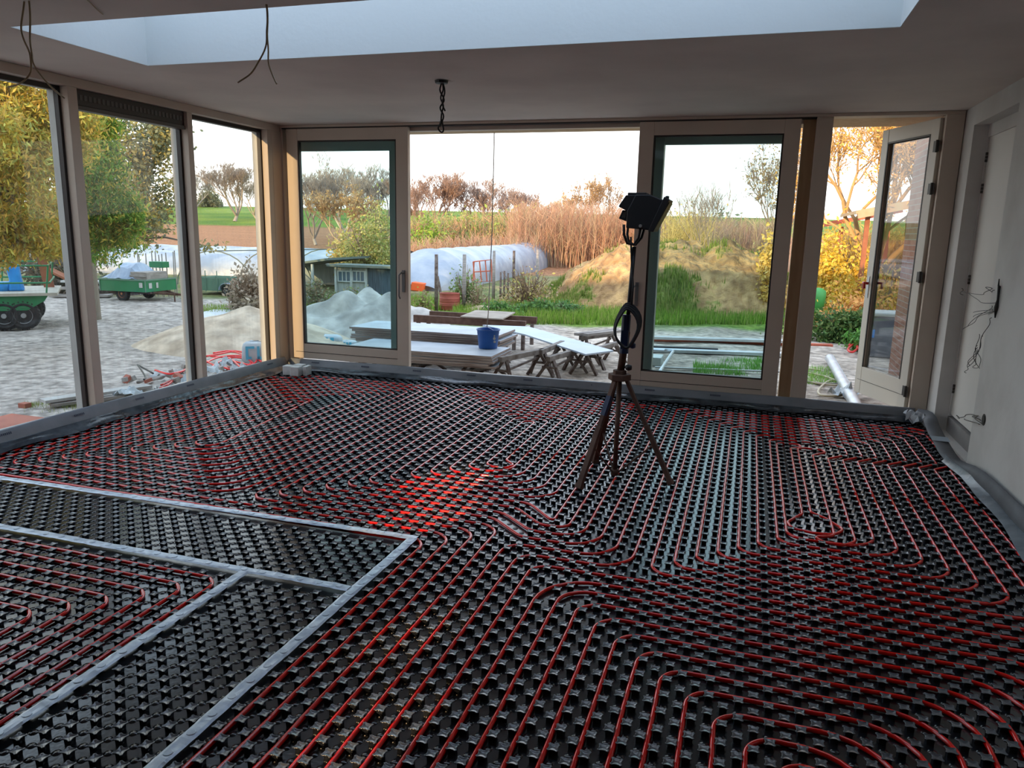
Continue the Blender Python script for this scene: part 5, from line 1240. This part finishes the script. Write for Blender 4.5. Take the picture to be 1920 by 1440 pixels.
# wheelbarrow-like blue and grey bin hidden by the garden door, cable reel
root = empty('waste_bin', (at(1622, 620, 1, 12.6).x+.30, 12.6, GZ), 0, 'grey and blue bin half hidden behind the open garden door', 'bin')
obj('body', MB().prism([(-.25, 0), (.25, 0), (.31, .62), (-.31, .62)], -.25, .25, 'y'), mat('bin_grey', (.10, .12, .15), .5, c2=(.16, .18, .2), scale=5), root, bevel=.02)
obj('band', MB().box(-.325, -.2, -.26, .26, .30, .42), Mx['tarp'], root); obj('lid', MB().box(-.33, .33, -.28, .28, .62, .68), Mx['bingreen' if 0 else 'greygrn'], root, bevel=.02)
groundtube([[(1592, 648), (1600, 640), (1608, 652), (1598, 660), (1590, 655), (1602, 645), (1610, 655)]], .018, Mx['redh'], 'small red cable coil beside the half hidden bin', 'cable_coil', 'cable', z=GZ+.08)
q = at(1545, 548, 1, 17.0); g = MB(); g.lathe([(.02, 0), (.13, .02), (.17, .34), (.16, .46), (.08, .52), (.02, .53)], (q.x-.12, 17.0, GZ+.2), 16); tag(obj('green_bin', g, Mx['bingreen'], smooth=True), 'rounded bright green bin at the edge of the golden bushes', 'bin')
# fence posts, drum, red frame
def post(px, pyb, pyt, r, label, m=None, lean=0, grp=None):
    a = gd(px, pyb); zt_ = at(px, pyt, 1, a.y).z; g = MB(); g.tube([(0, 0, 0), (lean*.5, 0, (zt_-GZ)*.5), (lean, .0, zt_-GZ)], [r, r*.95, r*.85], 8); o = obj('fence_post', g, m or Mx['oldsteel'], smooth=True); o.location = (a.x, a.y, GZ); return tag(o, label, 'post', grp)
post(818, 585, 477, .045, 'dark wooden post rising left of the red drum')
post(870, 580, 477, .05, 'grey wooden post right of the red drum', Mx['grain'])
post(925, 560, 470, .045, 'grey post directly behind the bucket rope', Mx['grain'])
post(962, 560, 470, .04, 'dark thin post among brambles right of the rope')
post(1006, 555, 468, .045, 'pale post at the left foot of the earth mound', Mx['grain'])
post(938, 562, 510, .03, 'short dark stake among the dry brambles, left of three', grp='short stakes'); post(945, 562, 508, .03, 'short dark stake among the dry brambles, middle of three', grp='short stakes'); post(952, 562, 512, .03, 'short dark stake among the dry brambles, right of three', grp='short stakes')
a = gd(830, 560); g = MB(); g.beam((at(820, 518, 1, a.y).x, a.y, at(820, 518, 1, a.y).z), (at(828, 553, 1, a.y).x, a.y, GZ), .07, .05); tag(obj('brace_board', g, Mx['oldsteel']), 'dark board leaning behind the red drum', 'board')
q = gd(836, 582); rD = 20/FPX*15.9; HD = at(840, 551, 1, q.y).z-GZ
root = empty('oil_drum', (q.x, q.y+rD, GZ), 0, 'rusty red steel drum standing in the weeds beside dark post', 'drum')
prof = [(rD*.98, 0), (rD, .01)]
for zf_ in (.28, .36, .52, .60, .68): prof += [(rD, HD*(zf_-.02)), (rD*1.03, HD*zf_), (rD, HD*(zf_+.02))]
prof += [(rD, HD*.98), (rD*1.02, HD), (rD*.97, HD), (rD*.95, HD*.8), (.01, HD*.78)]
obj('shell', MB().lathe(prof, (0, 0, 0), 28), Mx['drum'], root, smooth=True)
yF = gd(900, 560).y+.4; P = lambda px, py: tuple(at(px, py, 1, yF)); g = MB()
for q_ in ([(887, 491), (921, 487), (922, 527), (891, 529), (887, 491)], [(899, 490), (903, 528)], [(910, 489), (913, 527)], [(886, 545), (889, 491)], [(924, 545), (921, 487)], [(888, 510), (921, 508)]):
    g.tube([P(*p) for p in q_], .017, 5)
tag(obj('pallet_cage', g, Mx['redpaint']), 'red metal cage frame leaning between the fence posts', 'frame')
q = gd(781, 546); g = MB(); g.box(-.18, .18, 0, .3, 0, .24); o = obj('crate', g, Mx['orange'], bevel=.02); o.location = (q.x, q.y, GZ); o.rotation_euler = (0, .1, .1); tag(o, 'bright orange red crate in front of the tunnel', 'crate')
# white sheets and boards in the yard
g = MB(); c_ = [gd(382, 600), gd(425, 590), gd(455, 583), gd(400, 583), gd(378, 588)]; V = [(p.x, p.y, GZ+.03) for p in c_]; g.add(V+[(x, y, GZ-.01) for x, y, z in V], [(0, 1, 2, 3, 4)]+[(i, i+5, (i+1) % 5+5, (i+1) % 5) for i in range(5)]); tag(obj('white_sheet', g, Mx['bagw']), 'flat white sheet with red print on the yard behind sand heap', 'sheet')
q = gd(505, 568); g = MB(); g.prism([(-.35, 0), (.1, 0), (-.35, .36)], 0, .02, 'y'); o = obj('white_board', g, Mx['whitep']); o.location = (q.x, q.y, GZ); tag(o, 'triangular white board end left of the corner post', 'board')
q = gd(578, 570); g = MB(); g.prism([(-.35, 0), (.35, 0), (-.2, .36)], 0, .02, 'y'); o = obj('white_board', g, Mx['whitep']); o.location = (q.x, q.y, GZ); tag(o, 'triangular white board seen at the left of left sliding glass', 'board')
# crossed planks on the reed heap
q = at(472, 549, 1, 15.2)
for k, (a, c_, lab) in enumerate((((460, 536), (482, 568), 'weathered plank leaning diagonally on the reed heap'), ((463, 556), (490, 540), 'weathered plank crossing the diagonal one on the reed heap'), ((484, 533), (493, 553), 'short weathered board at right of the crossed planks'))):
    A, B = at(*a, 1, 14.9-.06*k), at(*c_, 1, 14.9-.06*k); g = MB(); g.beam(A, B, .09, .03, up=(0, 1, 0)); tag(obj('plank', g, Mx['grain'], bevel=.002), lab, 'plank')
# ------------------------------------------------------------------ trailers
def wheel(parent, x, y, r, w, hubm, name='wheel'):
    g = MB(); prof = [(r*.55, -w/2*.8), (r*.8, -w/2), (r*.96, -w/2*.8), (r, 0), (r*.96, w/2*.8), (r*.8, w/2), (r*.55, w/2*.8)]; g.lathe(prof, (x, y, r), 24, 'y')
    for k in range(22):
        a = 2*pi*k/22; c_, s_ = math.cos(a), math.sin(a)
        for sg in (-1, 1):
            g.beam((x+c_*r*1.0, y, r+s_*r*1.0), (x+math.cos(a+.12)*r*.97, y+sg*w*.46, r+math.sin(a+.12)*r*.97), .035, .02, up=(c_, 0, s_))
    o = obj(name, g, Mx['tyre'], parent)
    g = MB(); g.lathe([(r*.1, -w*.52), (r*.15, -w*.52), (r*.18, -w*.40), (r*.5, -w*.36), (r*.56, -w*.48), (r*.56, w*.4), (r*.2, w*.42)], (x, y, r), 20, 'y'); obj('hub', g, hubm, o)
# left flatbed
yT = 9.25; q = at(47, 620, 1, yT); TX = q.x
root = empty('flatbed_trailer', (TX, yT, GZ), 0, 'green flatbed farm trailer with railing in the first left window', 'trailer')
FZ = .80
root.rotation_euler = (0, 0, FZ)
def L(px, py):
    "picture position -> (along, height) in the plane of the trailer's long side"
    d = CF+CR*(px-960)/FPX-CU*(py-720)/FPX; n_ = np.array([-math.sin(FZ), math.cos(FZ), 0]); o_ = np.array([TX, yT, 0])
    t_ = (n_@o_)/(n_@d); p = np.array([0, 0, CAMH])+d*t_; return ((p-o_)@np.array([math.cos(FZ), math.sin(FZ), 0]), p[2]-GZ)
r_ = L(47, 565)[1]/2
wheel(root, 0, .10, r_, .22, Mx['hub']); wheel(root, L(8, 600)[0], .10, r_, .22, Mx['hub']); wheel(root, 0, 1.3, r_, .22, Mx['hub'])
xr, zd = L(108, 552); xl = -3.2
g = MB(); g.box(xl, xr, -.05, 1.6, zd-.015, zd+.03); obj('deck', g, mat('deck_wood', (.48, .45, .38), .8, c2=(.38, .36, .3), scale=5), root)
xb = L(85, 575)[0]; zb0 = L(47, 582)[1]
g = MB(); g.prism([(xl, zd-.02), (xb+.05, zd-.02), (xb, zd-.10), (xb-.25, zb0), (xl, zb0-.02)], 0, .06, 'y'); g.prism([(xl, zd-.02), (xb+.05, zd-.02), (xb, zd-.10), (xb-.25, zb0), (xl, zb0)], 1.5, 1.56, 'y'); g.box(xl, xb, .06, 1.5, zd-.08, zd-.02); obj('chassis', g, Mx['green'], root)
zr1, zr2 = L(93, 498)[1], L(93, 530)[1]; xp = L(92, 520)[0]
for z_, nm in ((zr1, 'rail'), (zr2, 'rail')): g = MB(); g.tube([(xl, -.02, z_), (xp, -.02, z_)], .014, 6); g.tube([(xl, 1.55, z_), (xp, 1.55, z_)], .014, 6); g.tube([(xp, -.02, z_), (xp, 1.55, z_)], .014, 6); obj(nm, g, Mx['green'], root)
for x_ in (xp, xp-.75, xp-1.5): 
    g = MB(); g.tube([(x_-.06, -.02, zd), (x_, -.02, zr1)], .014, 6); g.tube([(x_-.06, 1.55, zd), (x_, 1.55, zr1)], .014, 6); obj('rail_post', g, Mx['green'], root)
q = L(25, 545); g = MB(); g.prism([(q[0]-.10, 0), (q[0]+.12, 0), (q[0]+.09, .2), (q[0]+.07, .44), (q[0]-.02, .50), (q[0]-.11, .40), (q[0]-.08, .2)], .4, .62, 'y'); o = obj('blue_sack', g, Mx['tarp'], bevel=.03); o.location = (TX, yT, GZ+zd+.03); o.rotation_euler = (0, 0, FZ); tag(o, 'bright blue plastic sack standing on the green flatbed', 'sack')
q = L(2, 545); g = MB(); g.lathe([(.09, 0), (.11, .14), (.10, .15)], (q[0], .5, 0), 16); o = obj('tub', g, Mx['tarp'], smooth=True); o.location = (TX, yT, GZ+zd+.03); o.rotation_euler = (0, 0, FZ); tag(o, 'low blue tub at the left edge of the flatbed', 'tub')
q = L(84, 530); g = MB(); g.beam((q[0], 1.2, zd), (q[0]-.08, 1.25, zd+.62), .16, .03, up=(0, 1, 0)); g2 = obj('panel_board', g, Mx['redwood']); g2.location = (TX, yT, GZ); g2.rotation_euler = (0, 0, FZ); tag(g2, 'brown board leaning upright on the flatbed railing', 'board')
# middle tipper trailer
q = gd(275, 567); RZ = .06; q = q+Vector((-.62*.88*math.cos(.06), -.62*.88*math.sin(.06), 0))
root = empty('tipper_trailer', (q.x, q.y, GZ), RZ, 'green tipper trailer with orange wheel and covered load', 'trailer')
r_ = .165; zb_ = .22; zt_ = .49; SCL = (.88, .8, 1); root.scale = SCL
g = MB(); g.box(-.75, .12+.5, 0, .03, zb_, zt_); g.box(-.75, .62, 1.25, 1.28, zb_, zt_); g.box(-.75, -.72, .03, 1.25, zb_, zt_); g.box(.59, .62, .03, 1.25, zb_, zt_); g.box(-.72, .59, .03, 1.25, zb_, zb_+.03); obj('body', g, Mx['green'], root, bevel=.004)
g = MB(); 
for x_ in (-.75, .62): g.box(x_-.012, x_+.012, -.015, .0, zb_, zt_+.01)
g.box(-.76, .63, -.02, 0, zt_-.02, zt_+.012); g.box(.62, .64, 0, 1.28, zt_-.02, zt_+.012); obj('rim', g, Mx['palegreen'], root)
for dx_ in (.63, ): g = MB(); g.box(.625, .635, .12, .24, zb_+.08, zt_-.07); g.box(.625, .635, .42, .50, zb_+.08, zt_-.07); g.box(.44, .54, -.014, -.004, zb_+.1, zt_-.06); obj('reflector', g, Mx['whitep'], root)
wheel(root, -.16, .12, r_, .14, Mx['hubo']); wheel(root, -.16, 1.15, r_, .14, Mx['hubo'])
g = MB(); g.beam((-.4, .6, .17), (1.35, .6, .16), .07, .05); g.beam((.62, .3, .2), (1.1, .6, .17), .05, .04); g.beam((.62, .9, .2), (1.1, .6, .17), .05, .04); g.box(-.6, .6, .2, 1.05, .17, .22); g.tube([(1.1, .5, .18), (1.1, .5, .0)], .02, 6); obj('drawbar', g, Mx['rust'], root)
g = MB(); V = []; Fq = []
for i in range(9):
    for k in range(7):
        x_ = -.72+1.05*i/8; y_ = .04+1.15*k/6; V.append((x_, y_, zt_+.01+.34*max(0, math.sin(pi*k/6))**.5*max(0, min(1, (i)/2.5))*max(0, min(1, (8-i)/2.0))+.02*math.sin(i*2+k)))
for i in range(8):
    for k in range(6): Fq.append((i*7+k, (i+1)*7+k, (i+1)*7+k+1, i*7+k+1))
g.v = V; g.f = Fq; o = obj('tarpaulin', g, Mx['tarpg'], smooth=False); o.location = root.location; o.rotation_euler = (0, 0, RZ); o.scale = SCL; tag(o, 'blue grey tarpaulin covering the load of the tipper trailer', 'tarpaulin')
g = MB(); g.box(.12, .60, .1, .95, zt_+.0, zt_+.17); g.box(.10, .62, .08, .10, zt_+.06, zt_+.10); o = obj('wooden_crate', g, Mx['grain'], bevel=.005); o.location = root.location; o.rotation_euler = (0, 0, RZ); o.scale = SCL; tag(o, 'weathered wooden crate at the right end of tipper trailer load', 'crate')
g = MB(); g.box(-.2, .22, 1.3, 1.6, zt_+.38, zt_+.52); o = obj('green_crate', g, Mx['green'], bevel=.01); o.location = root.location+Vector((0, 0, -.16)); o.rotation_euler = (0, 0, RZ); o.scale = SCL; tag(o, 'dark green crate peeking over the tarpaulin', 'crate')
for k, px_ in enumerate((262, 266, 276, 289, 295, 303, 306, 315, 327, 331, 349)):
    a = at(px_, 530, 1, 14.9+.1*(k % 3)); b2 = at(px_, 470+(k*7) % 9, 1, 14.9+.1*(k % 3)); g = MB(); g.tube([(0, 0, 0), (random.gauss(0, .02), 0, b2.z-GZ)], .013, 5); o = obj('stake', g, Mx['grain']); o.location = (a.x, 14.9+.1*(k % 3), GZ); tag(o, 'thin upright pale stake behind the tipper trailer, ' + ['first', 'second', 'third', 'fourth', 'fifth', 'sixth', 'seventh', 'eighth', 'ninth', 'tenth', 'last'][k] + ' from the left', 'stake', 'upright stakes behind the tipper trailer')
# pale green small trailer
q = gd(408, 553); root = empty('box_trailer', (q.x, q.y, GZ), .12, 'pale green box trailer with grey mudguard beside the reed heap', 'trailer')
g = MB(); g.box(-.62, .52, 0, .03, .10, .42); g.box(-.62, .52, .9, .93, .1, .42); g.box(.49, .52, .03, .9, .1, .42); g.box(-.62, -.59, .03, .9, .1, .42); g.box(-.6, .5, .03, .9, .1, .13); obj('body', g, Mx['palegreen'], root, bevel=.004)
g = MB()
for x_ in (-.30, .0+.02): g.tube([(x_, -.02, .08), (x_, -.02, .60)], .012, 5)
g.tube([(-.62, -.02, .45), (.5, -.02, .45)], .01, 5); g.tube([(.5, -.02, .1), (.5, -.02, .52)], .012, 5); obj('cage_bar', g, Mx['palegreen'], root)
wheel(root, .33, -.08, .13, .10, Mx['hub'])
g = MB(); P_ = [(.33+.19*math.cos(t), .14+.17*math.sin(t)) for t in [pi*i/10 for i in range(11)]]
for a, c_ in zip(P_, P_[1:]): g.beam((a[0], -.09, a[1]), (c_[0], -.09, c_[1]), .16, .012, up=(0, 1, 0) if 0 else (0, 0, 1))
obj('mudguard', g, Mx['tarpg'], root)
# timber pile left of the tipper
for k, (pa, pb, z_, z2, lab) in enumerate(((98, 208, .04, .04, 'long board on the ground behind the post, lowest in the timber pile'), (105, 196, .20, .22, 'grey board in the middle of the timber pile'), (118, 192, .36, .34, 'pale board on top of the timber pile'), (92, 142, .62, .30, 'board sloping down at the left of the timber pile'))):
    A, B = gd(pa, 557), gd(pb, 557); A = A+Vector((-.08*k, .1*k, z_)); B = B+Vector((-.08*k, .1*k, z2)); g = MB(); g.beam(A, B, .45, .045); tag(obj('board', g, [Mx['grain'], Mx['grain'], Mx['whitep'], Mx['redwood']][k]), lab, 'board')
q = gd(150, 555); g = MB(); g.box(-1.6, .9, .3, 1.1, 0, .30); o = obj('pallet_stack', g, Mx['oldsteel']); o.location = (q.x, q.y+.4, GZ); tag(o, 'dark pallet base under the timber pile', 'pallet')
# ------------------------------------------------------------------ rubble, bags and pipe offcuts under the left windows
def bag(px, py, sx_, sy_, sz_, rz, label, z=GZ+.02):
    q = gd(px, py, z); rs = random.Random(int(px)); b = MB(); n, m_ = 12, 8; V = []; Fq = []
    for i in range(m_+1):
        t = pi*i/m_-pi/2
        for k in range(n):
            a = 2*pi*k/n; ce = lambda v, p: math.copysign(abs(v)**p, v)
            V.append((sx_/2*ce(math.cos(a), .5)*ce(math.cos(t), .4)*(1+rs.gauss(0, .04)), sy_/2*ce(math.sin(a), .5)*ce(math.cos(t), .4)*(1+rs.gauss(0, .04)), sz_/2*(1+ce(math.sin(t), .7))*(1+rs.gauss(0, .03))))
    for i in range(m_):
        for k in range(n): Fq.append((i*n+k, i*n+(k+1) % n, (i+1)*n+(k+1) % n, (i+1)*n+k))
    b.v = V; b.f = Fq; o = obj('cement_bag', b, Mx['bagw'], smooth=True); o.location = q; o.rotation_euler = (0, 0, rz)
    g = MB(); w = sx_*.36
    for (xa, xb, za, zb_) in ((-w, -w*.55, .30, .42), (-w, -w*.8, .42, .75), (-w, -w*.3, .75, .85), (-w*.1, w*.1, .3, .85), (-w*.1, w*.5, .3, .42), (w*.3, w*.5, .42, .85), (w*.7, w, .3, .85)):
        g.add([(xa, -sy_/2*1.06-.004, sz_*za), (xb, -sy_/2*1.06-.004, sz_*za), (xb, -sy_/2*1.06-.004, sz_*zb_), (xa, -sy_/2*1.06-.004, sz_*zb_)], [(0, 1, 2, 3)])
    obj('print', g, Mx['cyan'], o); return tag(o, label, 'bag')
bag(487, 684, .42, .22, .30, .55, 'white bag with blue print leaning in the left corner outside')
bag(610, 648, .5, .25, .17, .2, 'white bag with blue print at the foot of greyish sand heap')
bag(650, 648, .3, .2, .08, .2, 'flat bag with blue print right of the other bag at the heap')
groundtube([[(386, 668), (410, 664), (440, 660), (470, 676), (455, 690), (430, 672), (395, 668)], [(386, 680), (410, 670), (445, 667), (480, 672), (470, 684), (435, 676)], [(395, 690), (425, 672), (460, 672), (478, 684)], [(384, 675), (400, 684), (430, 692)],
     [(400, 662), (430, 658), (462, 662), (490, 678)]], .012, Mx['pipe'], 'tangle of red pipe offcuts beside the bag outside the last left window', 'pipe_offcut', 'pipe', z=GZ+.10)
groundtube([[(291, 694), (320, 701), (355, 690), (372, 672)]], .012, Mx['pipe'], 'single bent red pipe offcut on the rubble at second left window', 'pipe_offcut', 'pipe', z=GZ+.12)
groundtube([[(258, 684), (272, 705), (270, 712)], [(258, 684), (287, 700)]], .010, Mx['black'], 'thin black bracket sticking up left of the rubble', 'bracket', 'bracket', z=GZ+.15)
groundtube([[(302, 722), (325, 712), (312, 724)], [(300, 728), (320, 718)]], .011, Mx['redh'], 'short bright red offcuts in the middle of rubble', 'pipe_offcut', 'pipe', z=GZ+.12)
rl = [(300, 708, .20, 'white plastic scrap at the upper left of rubble', 'bagw'), (332, 708, .22, 'white rounded lid among the rubble', 'whitep'), (318, 732, .2, 'white crumpled plastic low in the rubble', 'bagw'), (352, 722, .18, 'pale crumpled plastic near the post', 'bagw'), (240, 742, .20, 'white plastic scrap at the lower left end of rubble', 'bagw'),
      (405, 700, .24, 'white plastic film under the red pipes', 'bagw'), (430, 688, .22, 'white crumpled film beside the red pipe tangle', 'bagw'), (395, 712, .2, 'grey white scrap right of the second post', 'whitep'), (450, 700, .2, 'torn white sack end below the bag', 'bagw')]
for i, (x, y, s, lab, m_) in enumerate(rl): scrap(x, y, s, lab, Mx[m_], seed=i+20, z=GZ+.03, flat=.45)
for i, (x, y, w, h, lab) in enumerate(((285, 720, .3, .07, 'brown board end sloping over the rubble'), (310, 735, .12, .08, 'grey concrete lump at lower middle of rubble'), (345, 735, .14, .08, 'grey concrete lump close to the window sill'), (275, 738, .12, .06, 'pale concrete lump at the left of rubble'), (380, 728, .1, .06, 'small grey lump beside the second post'), (365, 700, .12, .07, 'brown clod under the bent red pipe'), (415, 715, .12, .07, 'grey brick piece under the last left window'))):
    q = gd(x, y); g = MB(); g.box(-w/2, w/2, -.06, .06, 0, h); o = obj('rubble_piece', g, Mx['rubble'] if i else Mx['grain'], bevel=.012); o.location = (q.x, q.y, GZ+.0); o.rotation_euler = (.15, -.2, i*1.3); tag(o, lab, 'rubble')
mound('rubble_heap', (gd(330, 725).x, gd(330, 725).y), 1.05, .5, .15, lambda X, Y, r, p: p**.7+.25*p*noise2(X*18, Y*18, 1), lambda X, Y, Z: blend((.38, .34, .30), (.55, .52, .47), .5+.6*noise2(X, Y, 12)), Mx['sand'], 'low heap of sandy rubble under the second left window', 'rubble', rot=1.0, n=50)
for i in range(26):
    q = gd(random.uniform(235, 440), random.uniform(698, 740)); w = random.uniform(.04, .11); g = MB(); g.box(-w/2, w/2, -w*.35, w*.35, -.01, random.uniform(.025, .06))
    o = obj('rubble_fragment', g, [Mx['rubble'], Mx['whitep'], Mx['rubble'], Mx['grain'], Mx['kerb']][i % 5 if i % 7 else 4], bevel=.004); o.location = (q.x, q.y, GZ+random.uniform(.04, .13)); o.rotation_euler = (random.uniform(-.5, .5), random.uniform(-.5, .5), random.uniform(0, 6))
    nm_ = o.data.materials[0].name; w_ = {'rubble_grey': 'pale grey', 'white_plank': 'white', 'weathered_wood': 'weathered wooden', 'red_kerb': 'brick red'}[nm_]; tag(o, 'small %s fragment lying in the rubble under the left windows' % w_, 'rubble', 'small %s rubble fragments' % w_)
plank((80, 755), (280, 726), .14, .03, Mx['whitep'], 'long white plank lying outside the second left window', z=GZ+.06)
plank((95, 762), (230, 745), .10, .03, Mx['grain'], 'grey plank lying under the long white plank')
q = gd(47, 764); g = MB(); g.box(-.045, .045, -.035, .035, 0, .045); o = obj('brick', g, Mx['brickred'], bevel=.003); o.location = (q.x, q.y, GZ); tag(o, 'single red brick lying alone on the paving', 'brick')
g = MB(); q = at(60, 783, 2, .06); g.box(XL-.60, XL-.20, 2.4, q.y, -.15, .05); g.box(XL-.62, XL-.20, 2.4, q.y+.01, .05, .07); tag(obj('brick_sill', g, Mx['kerb']), 'red painted masonry ledge below the first left window', 'ledge')
